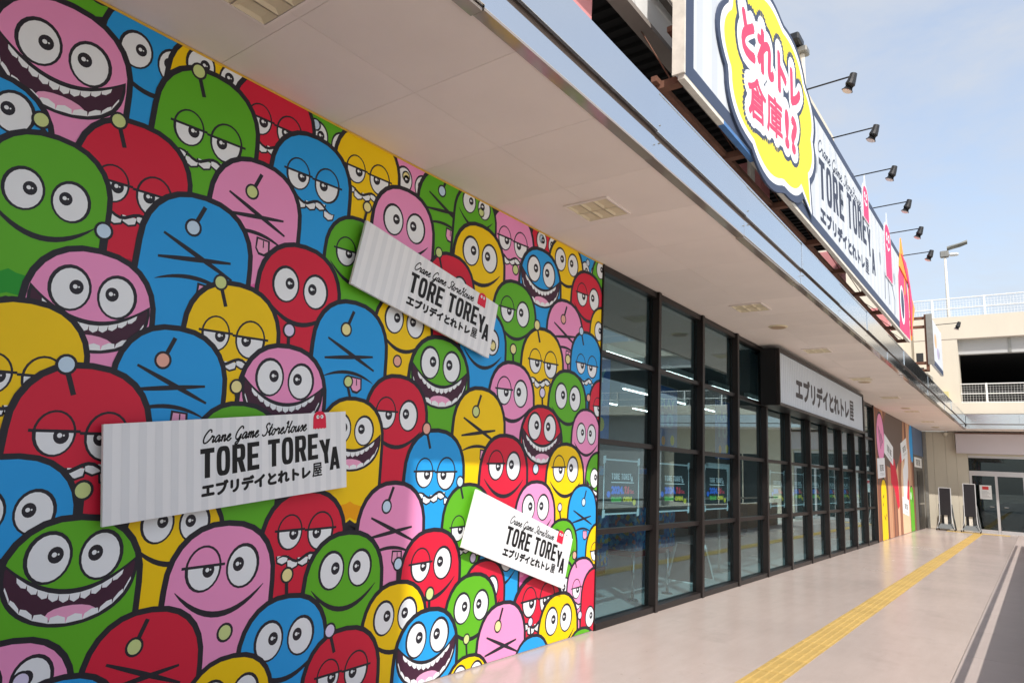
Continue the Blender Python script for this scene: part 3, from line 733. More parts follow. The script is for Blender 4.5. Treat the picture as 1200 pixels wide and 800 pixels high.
def mural_board(px, label):
    Yb = WY-0.085
    c = [on_y(x, y, Yb) for x, y in px]     # TL TR BR BL
    ctr = sum(c, Vector((0,0,0)))/4
    u = ((c[1]-c[0])+(c[2]-c[3])).normalized(); v = Vector((-u.z, 0, u.x))
    W = ((c[1]-c[0]).length+(c[2]-c[3]).length)/2; H = ((c[0]-c[3]).length+(c[1]-c[2]).length)/2
    t = thing('logo_board', tuple(ctr), label, 'sign board', 'striped logo boards on the mural')
    o = ctr-u*W/2-v*H/2
    m = MB(); d = Vector((0, 0.022, 0))
    pts = [o, o+u*W, o+u*W+v*H, o+v*H]
    m.poly(pts, BOARDW); m.poly([p+d for p in reversed(pts)], M_STEEL)
    for i in range(4): m.poly([pts[i], pts[i]+d, pts[(i+1) % 4]+d, pts[(i+1) % 4]], M_WHITEP)
    m.build('board', t)
    m = MB()
    for a in (0.12, 0.88):
        for b_ in (0.25, 0.75):
            p = o+u*W*a+v*H*b_+d; m.tube([p, p+Vector((0, 0.042, 0))], 0.012, M_STEEL, 8)
    m.build('standoff', t)
    fl = Flat(o+Vector((0, -0.0006, 0)), u, v, (0,-1,0))
    n = 18
    for i in range(n): fl.poly([(W*(i+0.02)/n, 0.002), (W*(i+0.5)/n, 0.002), (W*(i+0.5)/n, H-0.002), (W*(i+0.02)/n, H-0.002)], 0, BOARDS)
    fl.flush('stripe_print', t)
    cx = logo(fl, W, H, 2, 0.045, t)
    # plain red round-topped emblem standing above the Y
    ex, ez, ew = cx-0.002*W, 0.79*H, 0.032*W
    m = MB(); op = [(ex+(a)*1.0, ez+0.045*W-0.0+b_) for a, b_ in [(x, z) for x, z in dome(0, ew*1.0, ew, ew*2.3, n=12, wavy=ew*0.08)]]
    front = [o+u*a+v*b_+Vector((0,-0.004,0)) for a, b_ in op]; back = [p+Vector((0,0.0035,0)) for p in front]
    m.poly(front, LOGO_RED); m.poly(back[::-1], LOGO_RED)
    for i in range(len(front)): m.poly([front[i], back[i], back[(i+1) % len(back)], front[(i+1) % len(front)]], LOGO_RED)
    m.build('red_emblem', t)
    fl.o = fl.o + Vector((0, -0.0045, 0))
    for s_ in (-1, 1): fl.ell((ex+s_*ew*0.33, ez+0.045*W+ew*0.25), ew*0.24, ew*0.26, 1, WHT, 12); fl.ell((ex+s_*ew*0.28, ez+0.045*W+ew*0.27), ew*0.09, ew*0.10, 2, BLACK, 8)
    fl.flush('emblem_eyes', t)
mural_board([(119,499),(404,480.5),(407,571.5),(122,615)], 'striped logo board tilted upwards at the lower left of the mural')
mural_board([(430,259),(584,357),(572.5,420),(411,331)], 'striped logo board tilted downwards, uppermost of the three on the mural')
mural_board([(558.5,574),(671,630),(660,690.5),(542,640)], 'striped logo board tilted steeply downwards, lowest on the mural by the glazing')

# ------------------------------------------------------------------ glazing
glz = thing('glazed_front', (15, WY, 0), 'long shop window wall in dark bronze frames with four rows of panes', 'window wall')
MX = [WX0+0.0, 8.28, 9.81, 11.34, 12.86, 14.36, 15.89, 17.43, 18.95, 20.50, 22.02, 23.52]
TZ = [0.0, 1.03, 2.045, 3.07, 4.10]
for i, x in enumerate(MX):
    w_ = 0.038
    x0, x1 = (x, x+2*w_) if i == 0 else (x-w_, x+w_)
    if i == 0: box('mullion', (x0, x0+0.02, WY-0.02, WY+0.10, 0.002, ZC-0.004), M_FRAME, glz, bevel=0.002); continue
    box('mullion', (x-w_, x+w_, WY-0.045, WY+0.10, 0.001, ZC-0.004), M_FRAME, glz, bevel=0.003)
gl_y = WY+0.05
for i in range(len(MX)-1):
    x0 = MX[i]+0.038 if i else MX[i]+0.02; x1 = MX[i+1]-0.038
    for j in range(4):
        z0 = TZ[j]+(0.075 if j == 0 else 0.03); z1 = TZ[j+1]-(0.055 if j == 3 else 0.03)
        box('glass_pane', (x0+0.001, x1-0.001, gl_y, gl_y+0.006, z0, z1), M_GLASS, glz)
        # slim bead at the right of each pane
        box('glazing_bead', (x1-0.035, x1-0.0005, gl_y+0.010, gl_y+0.04, z0, z1), M_FRAME, glz)
    for j in range(1, 4):
        box('transom', (x0+0.0005, x1-0.0005, WY+0.005, WY+0.095, TZ[j]-0.03, TZ[j]+0.03), M_FRAME, glz, bevel=0.002)
    box('sill', (x0+0.0005, x1-0.0005, WY-0.028, WY+0.095, 0.001, 0.075), M_FRAME, glz, bevel=0.003)
    box('head_rail', (x0+0.0005, x1-0.0005, WY-0.012, WY+0.095, 4.045, ZC-0.005), M_FRAME, glz, bevel=0.003)
box('end_frame', (MX[-1]+0.039, WX1+0.06, WY-0.02, WY+0.1, 0.001, ZC-0.005), M_FRAME, glz)

# window posters (taped to the inside)
BPOST = ink('poster_black', (20,34,38), 0.4); TAPE = mat('clear_tape', (214,218,220), 0.3); PB = ink('poster_blue', (36,110,220)); PR = ink('poster_red', (226,60,84)); PG = ink('poster_green', (70,180,70)); PY = ink('poster_yellow', (224,200,40))
def poster(x0, x1, z0, z1, label):
    y = gl_y+0.012
    t = thing('window_poster', ((x0+x1)/2, y, z0), label, 'poster', 'grand opening posters taped inside the glazing')
    W, H = x1-x0, z1-z0
    box('sheet', (x0, x1, y, y+0.002, z0, z1), BPOST, t)
    e = 0.014
    for nm, b in (('tape_strip', (x0-e, x1+e, z1-e*0.4, z1+e)), ('tape_strip', (x0-e, x1+e, z0-e, z0+e*0.4)), ('tape_strip', (x0-e, x0+e*0.4, z0+e*0.41, z1-e*0.41)), ('tape_strip', (x1-e*0.4, x1+e, z0+e*0.41, z1-e*0.41))):
        box(nm, (b[0], b[1], y-0.0012, y-0.0004, b[2], b[3]), TAPE, t)
    for cx, cz in ((x0, z0), (x1, z0), (x0, z1), (x1, z1)):
        m = MB(); m.poly([(cx-0.035,y-0.0016,cz-0.05),(cx+0.03,y-0.0016,cz-0.035),(cx+0.035,y-0.0016,cz+0.05),(cx-0.03,y-0.0016,cz+0.04)], TAPE); m.build('tape_corner', t)
    fl = Flat((x0, y-0.0003, z0), (1,0,0), (0,0,1), (0,-1,0))
    cx = put_word(fl, 'TORE TORE', 0.20*W, 0.64*H, 0.115*H, 0.052*W, 0.011*W, 2, WHT)
    put_word(fl, 'Y', cx-0.008*W, 0.65*H, 0.11*H, 0.05*W, 0.01*W, 2, WHT); put_word(fl, 'A', cx+0.04*W, 0.61*H, 0.10*H, 0.05*W, 0.01*W, 2, WHT)
    fl.poly([(0.2*W, 0.575*H), (0.86*W, 0.575*H), (0.86*W, 0.59*H), (0.2*W, 0.59*H)], 2, WHT)
    put_text(fl, '2024.', 0.2*W, 0.36*H, 0.36*W, 0.155*H, 2, PB, bold=0.010*W); put_text(fl, '7.6', 0.575*W, 0.36*H, 0.155*W, 0.155*H, 2, PR, bold=0.010*W); put_text(fl, 'Sat.', 0.75*W, 0.37*H, 0.12*W, 0.08*H, 2, PR, bold=0.003*W)
    put_text(fl, 'GRAND', 0.2*W, 0.21*H, 0.30*W, 0.105*H, 2, PG, bold=0.008*W); put_text(fl, 'OPEN!', 0.54*W, 0.21*H, 0.27*W, 0.105*H, 2, PY, bold=0.008*W)
    fl.ell((0.13*W, 0.36*H), 0.05*W, 0.06*H, 2, PB, 14); fl.ell((0.88*W, 0.20*H), 0.05*W, 0.06*H, 2, PY, 14)
    fl.flush('lettering', t)
bays = [(7.06, 7.93), (8.50, 9.50), (10.12, 11.07), None, (13.35, 14.22), (14.75, 15.65), (16.2, 17.1), (17.8, 18.65), (19.3, 20.2), (20.8, 21.6), None]
n_ = 0
for i, b_ in enumerate(bays):
    if b_:
        poster(b_[0], b_[1], 1.22, 1.84, 'black grand opening poster with taped white edges, %s one from the mural end' % ORD[n_]); n_ += 1
nt_ = thing('notice_sheet', (22.9, gl_y, 1.5), 'small white notice with red heading in the last glazed bay', 'notice')
box('sheet', (22.6, 23.1, gl_y+0.012, gl_y+0.014, 1.5, 1.88), M_WHITEP, nt_); box('heading_band', (22.64, 23.06, gl_y+0.0105, gl_y+0.0115, 1.78, 1.85), mat('notice_red', (200,50,50), 0.5), nt_)

# ------------------------------------------------------------------ lightbox sign over the doors
lb = thing('lightbox_sign', (16.2, 3.6, 3.07), 'black box sign with white ribbed face and kana lettering above the doors', 'shop sign')
bx0, bx1, by0, bz0, bz1 = 12.50, 20.05, 3.58, 3.02, 4.06
box('casing', (bx0, bx1, by0+0.05, WY-0.047, bz0, bz1), M_FRAME_D, lb)
for nm, b in (('face_trim', (bx0, bx1, by0-0.015, by0+0.0495, bz1-0.07, bz1)), ('face_trim', (bx0, bx1, by0-0.015, by0+0.0495, bz0, bz0+0.055)), ('face_trim', (bx0, bx0+0.05, by0-0.015, by0+0.0495, bz0+0.0555, bz1-0.0705)), ('face_trim', (bx1-0.05, bx1, by0-0.015, by0+0.0495, bz0+0.0555, bz1-0.0705))):
    box(nm, b, M_FRAME, lb, bevel=0.004)
box('trim_groove', (bx0+0.01, bx1-0.01, by0-0.018, by0-0.0155, bz1-0.042, bz1-0.03), M_FRAME_D, lb)
box('face_panel', (bx0+0.051, bx1-0.051, by0+0.012, by0+0.045, bz0+0.056, bz1-0.071), SIGNW, lb)
rm = MB()
for i in range(62):
    x = bx0+0.08+i*0.12; rm.box(x, x+0.05, by0+0.009, by0+0.0121, bz0+0.057, bz1-0.072, SIGNS)
rm.build('face_ribs', lb)['kind'] = 'stuff'
fl2 = Flat((bx0, by0+0.0085, bz0), (1,0,0), (0,0,1), (0,-1,0))
put_kana(fl2, 1.12, 0.22, 5.25, 0.50, 2, ink('sign_grey_ink', (70,66,68), 0.5), 0.028, 0.0); fl2.flush('kana_lettering', lb)

# ------------------------------------------------------------------ interior, seen through the glass
for r_, (y, z) in enumerate(((6.2, 3.86), (8.6, 3.86), (11.0, 3.86), (13.6, 3.86))):
    for i in range(6):
        x = 8.2+2.6*i
        if x+1.5 > WX1: continue
        t = thing('strip_light', (x, y, z), 'fluorescent strip light on the shop ceiling, %s in the %s row from the window' % (ORD[i], ORD[r_]), 'strip light', 'fluorescent strips in the shop')
        box('housing', (x, x+1.5, y-0.06, y+0.06, z+0.02, z+0.138), M_WHITEP, t); box('tube', (x+0.03, x+1.47, y-0.018, y+0.018, z-0.012, z+0.0195), M_TUBE, t)
def banner(x, y, z0, z1, wd, label):
    t = thing('hanging_banner', (x, y, z0), label, 'banner', 'blue banners hanging in the shop')
    box('sheet', (x-wd/2, x+wd/2, y, y+0.006, z0, z1), mat('banner_blue', (36,98,176), 0.6, var=0.15, scale=3), t)
    b = MB(); b.tube([(x-wd/2,y+0.003,z1+0.01),(x+wd/2,y+0.003,z1+0.01)], 0.012, M_STEEL, 6); b.tube([(x,y+0.003,z1+0.02),(x,y+0.003,4.0)], 0.005, M_STEEL, 5); b.build('hanger', t)
    f = Flat((x-wd/2, y-0.001, z0), (1,0,0), (0,0,1), (0,-1,0)); h = z1-z0
    put_text(f, 'PLAY', 0.14*wd, 0.66*h, 0.72*wd, 0.16*h, 1, ink('banner_teal', (120,170,180)), bold=0.01*wd); put_text(f, '10', 0.2*wd, 0.36*h, 0.6*wd, 0.24*h, 1, ink('banner_sky', (90,150,200)), bold=0.02*wd)
    f.ell((0.75*wd, 0.18*h), 0.1*wd, 0.08*h, 1, PY, 12); f.ell((0.3*wd, 0.16*h), 0.09*wd, 0.07*h, 1, ORANGE, 12); f.flush('print', t)
banner(8.6, 5.1, 2.15, 3.45, 0.95, 'blue banner hanging nearest the mural behind the glazing')
banner(12.9, 5.9, 2.15, 3.45, 0.95, 'blue banner hanging behind the second and third glazed bays')
banner(15.2, 5.6, 2.1, 3.4, 0.95, 'blue banner hanging behind the glazing just before the box sign')
def machine(x0, x1, y0, y1, h, body, label, red=True):
    t = thing('game_machine', ((x0+x1)/2, (y0+y1)/2, 0), label, 'game machine')
    box('plinth', (x0+0.03, x1-0.03, y0+0.04, y1, 0.002, 0.12), M_REDB if red else M_DARKBOX, t)
    box('cabinet', (x0, x1, y0, y1, 0.121, h*0.55), body, t, bevel=0.015)
    box('hatch', ((x0+x1)/2+0.1, (x0+x1)/2+0.38, y0-0.012, y0-0.001, 0.4, 0.7), M_BROWN, t)
    box('display_case', (x0+0.04, x1-0.04, y0+0.05, y1-0.03, h*0.551, h*0.93), M_DARKBOX, t)
    box('crown', (x0, x1, y0, y1, h*0.931, h), body, t, bevel=0.015)
machine(8.9, 10.6, 5.9, 7.0, 1.75, M_MOSAIC, 'blue mosaic patterned game cabinet behind the first glazed bay')
machine(12.9, 14.9, 6.6, 7.7, 1.8, M_MOSAIC, 'blue mosaic patterned game cabinet behind the second glazed bay')
machine(16.4, 18.0, 8.0, 9.2, 1.9, M_DARKBOX, 'dark game cabinet standing behind the third glazed bay', False)
machine(19.4, 21.0, 7.0, 8.2, 1.9, M_DARKBOX, 'dark game cabinet deep behind the middle glazed bays', False)
machine(21.4, 23.0, 9.0, 10.0, 1.9, M_REDB, 'red game cabinet at the far back of the shop')
ct = thing('shop_counter', (17, 10.5, 0), 'brown service counter deep inside the shop', 'counter')
box('counter_front', (12.0, 18.5, 10.2, 10.8, 0.002, 1.0), M_BROWN, ct); box('counter_top', (11.9, 18.6, 10.1, 10.9, 1.001, 1.05), M_WHITEP, ct)
wb = thing('display_panel', (12.6, 4.7, 1.2), 'white display panel behind the fourth glazed bay', 'display panel')
box('panel', (12.15, 13.3, 4.75, 4.80, 1.26, 1.95), M_WHITEP, wb, bevel=0.005); box('stand_post', (12.7, 12.76, 4.76, 4.79, 0.03, 1.259), M_STEEL, wb); box('stand_foot', (12.5, 12.96, 4.62, 4.92, 0.001, 0.029), M_STEEL, wb)
for lab, x, y in (('chrome post with round foot standing inside the first glazed bay', 8.76, 4.49), ('chrome post with round foot standing inside the second glazed bay', 9.69, 4.41)):
    t = thing('barrier_post', (x, y, 0), lab, 'barrier post', 'chrome barrier posts inside the window')
    m = MB(); m.tube([(x,y,0.02),(x,y,0.62)], 0.022, M_CHROME, 10); m.build('post', t, smooth=True)
    m = MB(); m.tube([(x,y,0.001),(x,y,0.02)], 0.085, M_CHROME, 16, r2=0.06); m.build('foot', t)
ab = thing('a_frame_board', (11.2, 4.75, 0), 'folding floor board with white edges inside the third glazed bay', 'floor sign')
for s_ in (-1, 1):
    m = MB(); a = Vector((11.25, 4.7, 0.58)); b_ = Vector((11.25+s_*0.36, 4.7, 0.005)); dy = Vector((0, 0.25, 0)); n_v = (b_-a).cross(dy).normalized()*0.012
    P = [a-dy, a+dy, b_+dy, b_-dy]
    for q in (P, [p+n_v for p in reversed(P)]): m.poly(q, M_DARKBOX)
    m.build('leaf', ab)
    e = MB()
    for p, q in ((P[0], P[3]), (P[1], P[2]), (P[0], P[1]), (P[3], P[2])): e.tube([p, q], 0.012, M_WHITEP, 6)
    e.build('edge_frame', ab)

# ------------------------------------------------------------------ far mural, wall beside the end doors
fm = thing('plank_mural', (28, WY, 0), 'narrow mural of coloured blobs and small signs over printed planks beyond the glazing', 'mural')
FMX0, FMX1 = WX1+0.065, 31.9
box('backing_board', (FMX0, FMX1, WY, WY+0.02, 0.012, ZC-0.006), M_PLANK[3], fm)
f3 = Flat((0, WY-0.0005, 0), (1,0,0), (0,0,1), (0,-1,0)); f3.clip = (FMX0, FMX1, 0.012, ZC-0.006)
x = FMX0
while x < FMX1:
    wd = random.uniform(0.22, 0.5); f3.poly([(x, 0), (x+wd-0.02, 0), (x+wd-0.02+random.uniform(-.08,.08), ZC), (x+random.uniform(-.08,.08), ZC)], 1, random.choice(M_PLANK)); x += wd
f3.flush('plank_print', fm)['kind'] = 'stuff'
f3.poly([(23.9,1.6),(25.0,2.4),(27.5,2.2),(29.2,3.2),(29.6,4.2),(26,4.2),(24.6,3.0)], 3, mat('print_dark_brown', (92,76,68), 0.6)); f3.flush('backdrop_print', fm)  # dark brown area printed over the planks
f3.ell((24.75, 3.2), 0.75, 0.86, 5, K, 24); f3.ell((24.75, 3.2), 0.66, 0.78, 6, INK['pink'], 24)
for i in range(3): f3.strip([(24.4+i*0.22, 3.55-0.1*i), (24.75+i*0.18, 2.85+0.1*i)], 0.07, 7, K)
f3.flush('pink_blob', fm)
f3.poly(dome(24.95, 1.95, 0.56, 2.0, wavy=0.05), 5, K); f3.poly(dome(24.95, 1.88, 0.49, 1.9, wavy=0.05), 6, INK['yellow'])
for a, b_, c, d in ((24.75,1.3,24.95,1.4),(24.7,1.05,24.8,1.15),(24.9,0.75,25.1,0.62),(25.2,0.8,25.3,0.7)): f3.strip([(a,b_),(c,d)], 0.06, 7, K)
f3.flush('yellow_blob', fm)
f3.poly([(26.4,2.75),(27.3,2.6),(27.9,1.8),(28.0,1.0),(27.6,0.9),(27.0,1.6),(26.4,1.8)], 8, INK['red']); f3.flush('red_blob', fm)
f3.poly(dome(31.0, 1.75, 0.52, 1.75, wavy=0.05), 5, K); f3.poly(dome(31.0, 1.70, 0.46, 1.68, wavy=0.05), 6, INK['green']); f3.ell((30.8,1.35),0.1,0.16,7,WHT,12); f3.ell((31.1,1.2),0.06,0.09,7,K,12); f3.flush('green_blob', fm)
f3.ell((31.6, 3.4), 0.6, 0.75, 5, INK['blue'], 24); f3.flush('blue_blob', fm)
f3.poly([(28.6,0.02),(30.3,0.02),(30.2,1.3),(29.6,2.4),(29.0,2.9),(28.6,2.0)], 5, mat('print_sand', (222,186,152), 0.6)); f3.flush('sand_shape', fm); f3.poly([(29.0,1.25),(29.7,1.15),(30.35,2.2),(30.5,3.1),(30.0,3.25),(29.5,2.5),(29.1,2.3)], 7, WHT); f3.flush('white_shape', fm); f3.poly([(28.5,2.5),(28.9,3.1),(29.35,3.25),(29.3,2.9),(28.9,2.6)], 7, INK['red']); f3.poly([(29.8,1.3),(30.3,1.0),(30.45,1.9),(30.2,2.0)], 8, INK['red']); f3.flush('red_shape', fm)
for i, (x0, z0, w0, h0, ti) in enumerate(((24.0, 1.9, 1.35, 0.62, 0.05), (25.3, 2.75, 1.7, 0.66, -0.22), (28.9, 2.6, 1.5, 0.66, 0.2), (28.6, 0.75, 1.5, 0.6, -0.1))):
    uu = Vector((math.cos(ti), 0, math.sin(ti))); vv = Vector((-math.sin(ti), 0, math.cos(ti))); o = Vector((x0, WY-0.004, z0))
    f4 = Flat(o, uu, vv, (0,-1,0)); f4.poly([(0,0),(w0,0),(w0,h0),(0,h0)], 1, WHT); put_word(f4, 'TORE TORE', 0.30*w0, 0.34*h0, 0.32*h0, 0.05*w0, 0.011*w0, 3, BLACK); put_text(f4, 'エブリデイとれトレ屋', 0.3*w0, 0.1*h0, 0.55*w0, 0.17*h0, 3, BLACK); f4.flush('printed_sign', fm)
sd = thing('service_door', (33, WY, 0), 'dark grey service doorway with a white sign panel at the end of the shop front', 'door')
box('surround', (31.92, 34.6, WY-0.01, WY+0.02, 0.012, 3.0), mat('door_grey', (92,88,82), 0.6, var=0.05), sd)
box('door_leaf', (32.7, 34.3, WY-0.03, WY-0.0105, 0.012, 2.35), M_FRAME_D, sd)
box('glass_pane', (32.85, 33.4, WY-0.034, WY-0.0305, 0.5, 2.2), M_DARKBOX, sd); box('push_bar', (32.8, 34.2, WY-0.06, WY-0.0345, 1.0, 1.06), M_STEEL, sd)
box('sign_panel', (32.1, 34.2, WY-0.03, WY-0.0105, 2.5, 2.9), M_WHITEP, sd)
f5 = Flat((32.1, WY-0.0305, 2.5), (1,0,0), (0,0,1), (0,-1,0)); put_word(f5, 'TORE TORE', 0.35, 0.08, 0.24, 0.12, 0.03, 1, BLACK); f5.flush('lettering', sd)
box('upper_panel', (31.92, 34.99, WY-0.008, WY+0.02, 3.001, ZC-0.006), mat('blue_grey_panel', (86,104,132), 0.6), sd)

# ------------------------------------------------------------------ building across the end
fb = thing('end_building', (FX, 0, 0), 'cream concrete building with parking decks closing the end of the walkway', 'building')
YR = -14.0
for a, b_ in ((3.55, WY+0.02), (3.10, 3.545), (2.72, 3.095), (2.31, 2.715)):
    box('wall_panel', (FX, FX+0.2, a, b_, 0.001, ZC-0.002), M_CREAM2, fb, bevel=0.004)
box('corner_post', (FX-0.06, FX-0.002, 3.80, WY-0.03, 0.002, ZC-0.003), M_STEEL, fb)
box('wall', (FX, FX+0.2, -8.2, -1.4, 0.001, ZC-0.002), M_CREAM2, fb)
box('wall', (FX-0.3, FX+0.2, YR, -8.2, -0.1, 5.2), M_GREYW, fb)
for i in range(4): box('dark_window', (FX-0.012, FX-0.001, -7.6+1.25*i, -6.42+1.25*i, 0.25, 2.9), mat('dark_glazing', (24,27,30), 0.08), fb)
box('lintel', (FX+0.01, FX+0.2, -1.4, 2.309, 3.14, ZC-0.002), M_CREAM2, fb)
box('lobby_floor', (FX, FX+5, -1.4, 2.309, -0.1, 0.002), M_INT_F, fb)
box('lobby_back', (FX+5, FX+5.2, -1.6, 2.5, 0, 3.2), M_DARKC, fb); box('lobby_side', (FX+0.2, FX+5, 2.31, 2.5, 0, 3.2), M_DARKC, fb); box('lobby_side', (FX+0.2, FX+5, -1.6, -1.401, 0, 3.2), M_DARKC, fb); box('lobby_ceiling', (FX+0.2, FX+5, -1.4, 2.309, 3.0, 3.139), M_DARKC, fb)
# canopy and deck edge
box('soffit', (33.36, FX-0.002, -8.2, SY-0.003, ZC, ZC+0.1), M_SOFFIT, fb)
box('canopy_fascia', (33.30, 33.355, -8.2, 2.17, ZC+0.007, 4.295), M_METAL, fb); 
for i in range(6):
    y1 = 2.17-1.75*i; box('fascia_panel', (33.27, 33.345, y1-1.746, y1, 4.33, 4.72), M_METAL, fb, bevel=0.002)
box('groove', (33.33, 33.36, -8.2, 2.17, 4.296, 4.329), M_GROOVE, fb)
box('deck_edge', (33.5, 34.2, YR, 3.94, 4.76, 5.22), M_CREAM, fb)
box('deck_floor', (34.2, 50, YR, 3.94, 4.9, 5.2), M_DARKC, fb)
box('column', (33.9, 34.9, 2.34, 3.94, 5.22, 7.45), M_CREAM, fb)
box('upper_wall', (34.0, 34.9, 3.94, 12.0, 4.4, 8.95), M_CREAM, fb)
for y0, y1, z0, z1 in ((3.6, 3.86, 7.0, 7.44), (3.6, 3.86, 6.0, 6.8)):
    box('dark_window', (33.885, 33.899, y0, y1, z0, z1), M_DARKC, fb)
box('parapet', (33.9, 34.5, YR, 3.939, 7.98, 8.95), M_CREAM, fb)
box('parapet', (33.9, 34.5, 2.34, 3.939, 7.451, 7.979), M_CREAM, fb)
box('parapet_joint', (33.893, 33.899, YR, 3.939, 7.96, 7.985), M_GROOVE, fb)
box('edge_beam', (34.2, 34.5, YR, 2.339, 7.35, 7.979), M_GREYW, fb)
box('beam_bracket', (34.17, 34.199, 0.5, 0.6, 7.36, 7.97), M_STEEL, fb)
box('roof_slab', (34.5, 50, YR, 3.939, 7.6, 8.0), M_DARKC, fb)
box('deck_back_wall', (49.8, 50, YR, 3.94, 5.2, 7.6), M_DARKC, fb)
box('deck_side_wall', (34.9, 50, 3.5, 3.93, 5.21, 7.59), M_DARKC, fb)
wb_ = box('junction_box', (33.7, 33.899, 2.75, 3.1, 5.45, 5.72), mat('box_yellow', (190,182,130), 0.6), fb)
pm = MB(); pm.tube([(33.82,3.35,5.23),(33.82,3.35,6.35),(33.82,3.45,6.5),(33.82,3.8,6.5)], 0.06, M_STEEL, 8); pm.build('vent_pipe', fb)
pm = MB(); pm.tube([(33.85,2.9,5.23),(33.85,2.9,5.45)], 0.025, M_OLDW, 6); pm.build('conduit', fb)
# guard rail with mesh on the deck
def mesh_fence(name, label, x, y0, y1, z0, z1, step, wire, postgap, cat, mt, wr):
    t = thing(name, (x, (y0+y1)/2, z0), label, cat)
    for z in (z0+0.04, (z0+z1)/2, z1):
        m = MB(); m.tube([(x,y0,z),(x,y1,z)], 0.022, mt, 6); m.build('rail', t)
    y = y1-0.9
    while y > y0:
        box('post', (x-0.03, x+0.03, y-0.035, y+0.035, z0-0.02, z1+0.03), mt, t); y -= postgap
    m = MB(); yy = y0
    while yy < y1: m.box(x+0.024, x+0.024+wr, yy, yy+wr, z0+0.05, z1-0.02, wire); yy += step
    zz = z0+0.1
    while zz < z1-0.03: m.box(x+0.024+wr*1.1, x+0.024+wr*2.1, y0, y1, zz, zz+wr, wire); zz += step
    m.build('wire_mesh', t)['kind'] = 'stuff'
mesh_fence('deck_railing', 'white mesh railing along the lower parking deck of the end building', 33.95, YR+0.1, 2.33, 5.23, 6.04, 0.10, M_WHITEP, 2.0, 'railing', M_WHITEP, 0.006)
mesh_fence('roof_fence', 'pale wire fence along the roof of the end building', 34.3, YR+0.1, 6.0, 8.96, 9.85, 0.11, M_WHITEP, 1.9, 'fence', M_WHITEP, 0.008)
# awning sign and doors
aw = thing('blank_awning_sign', (34.6, 0.6, 3.2), 'blank pale lilac sign box over the end doors', 'sign box')
box('casing', (34.62, FX-0.003, -1.6, 2.68, 3.2, 4.02), M_LILAC, aw, bevel=0.01); box('top_trim', (34.60, FX-0.003, -1.62, 2.70, 4.021, 4.07), mat('trim_brown', (110,82,70), 0.6), aw)
dr = thing('entrance_doors', (FX, 0.6, 0), 'silver framed glass entrance doors at the end of the walkway', 'doors')
X0 = FX+0.06
box('frame_head', (X0, X0+0.1, -1.39, 2.30, 2.30, 2.50), M_DOORAL, dr); box('transom_top', (X0, X0+0.1, -1.39, 2.30, 3.04, 3.139), M_DOORAL, dr)
for y in (2.24, 1.36, 0.42, -0.46, -1.36): box('door_stile', (X0, X0+0.1, y-0.03, y+0.06, 0.004, 2.299), M_DOORAL, dr)
for y0, y1 in ((1.43, 2.20), (0.49, 1.32), (-0.39, 0.38), (-1.29, -0.50)):
    box('glass_pane', (X0+0.04, X0+0.05, y0-0.005, y1+0.005, 0.12, 2.295), M_GLASS2, dr); box('bottom_rail', (X0+0.01, X0+0.09, y0, y1, 0.004, 0.119), M_DOORAL, dr)
box('transom_pane', (X0+0.04, X0+0.05, -1.38, 2.29, 2.505, 3.035), M_GLASS2, dr)
for y in (1.50, 1.16): 
    m = MB(); m.tube([(X0-0.03,y,1.06),(X0-0.03,y+(0.14 if y > 1.4 else -0.14),1.06)], 0.016, M_CHROME, 8); m.build('handle', dr)
nn = thing('door_notice', (FX, 1.75, 1.5), 'white paper notice with red heading on the left end door', 'notice')
box('sheet', (X0+0.034, X0+0.037, 1.56, 1.97, 1.35, 1.92), M_WHITEP, nn); box('heading_band', (X0+0.031, X0+0.0335, 1.66, 1.88, 1.74, 1.87), mat('notice_red', (200,50,50), 0.5), nn)
f6 = Flat((X0+0.0335, 1.93, 1.38), (0,-1,0), (0,0,1), (-1,0,0))
for i in range(6): f6.poly([(0.02,0.05+i*0.05),(0.32-0.05*(i % 3),0.05+i*0.05),(0.32-0.05*(i % 3),0.065+i*0.05),(0.02,0.065+i*0.05)], 1, mat('print_faint_grey', (150,150,150), 0.6))
f6.flush('print_lines', nn)
cmr = thing('dome_camera', (34.8, 3.0, ZC-0.15), 'small cream dome camera under the end canopy', 'camera')
m = MB(); m.tube([(34.85,3.05,ZC-0.001),(34.85,3.05,ZC-0.06)], 0.03, M_CREAM2, 8); m.build('stem', cmr)
m = MB(); m.tube([(34.85,3.05,ZC-0.061),(34.85,3.05,ZC-0.10),(34.85,3.05,ZC-0.16),(34.85,3.05,ZC-0.20)], 0.12, M_CREAM2, 12, r2=0.06); m.build('dome', cmr, smooth=True)

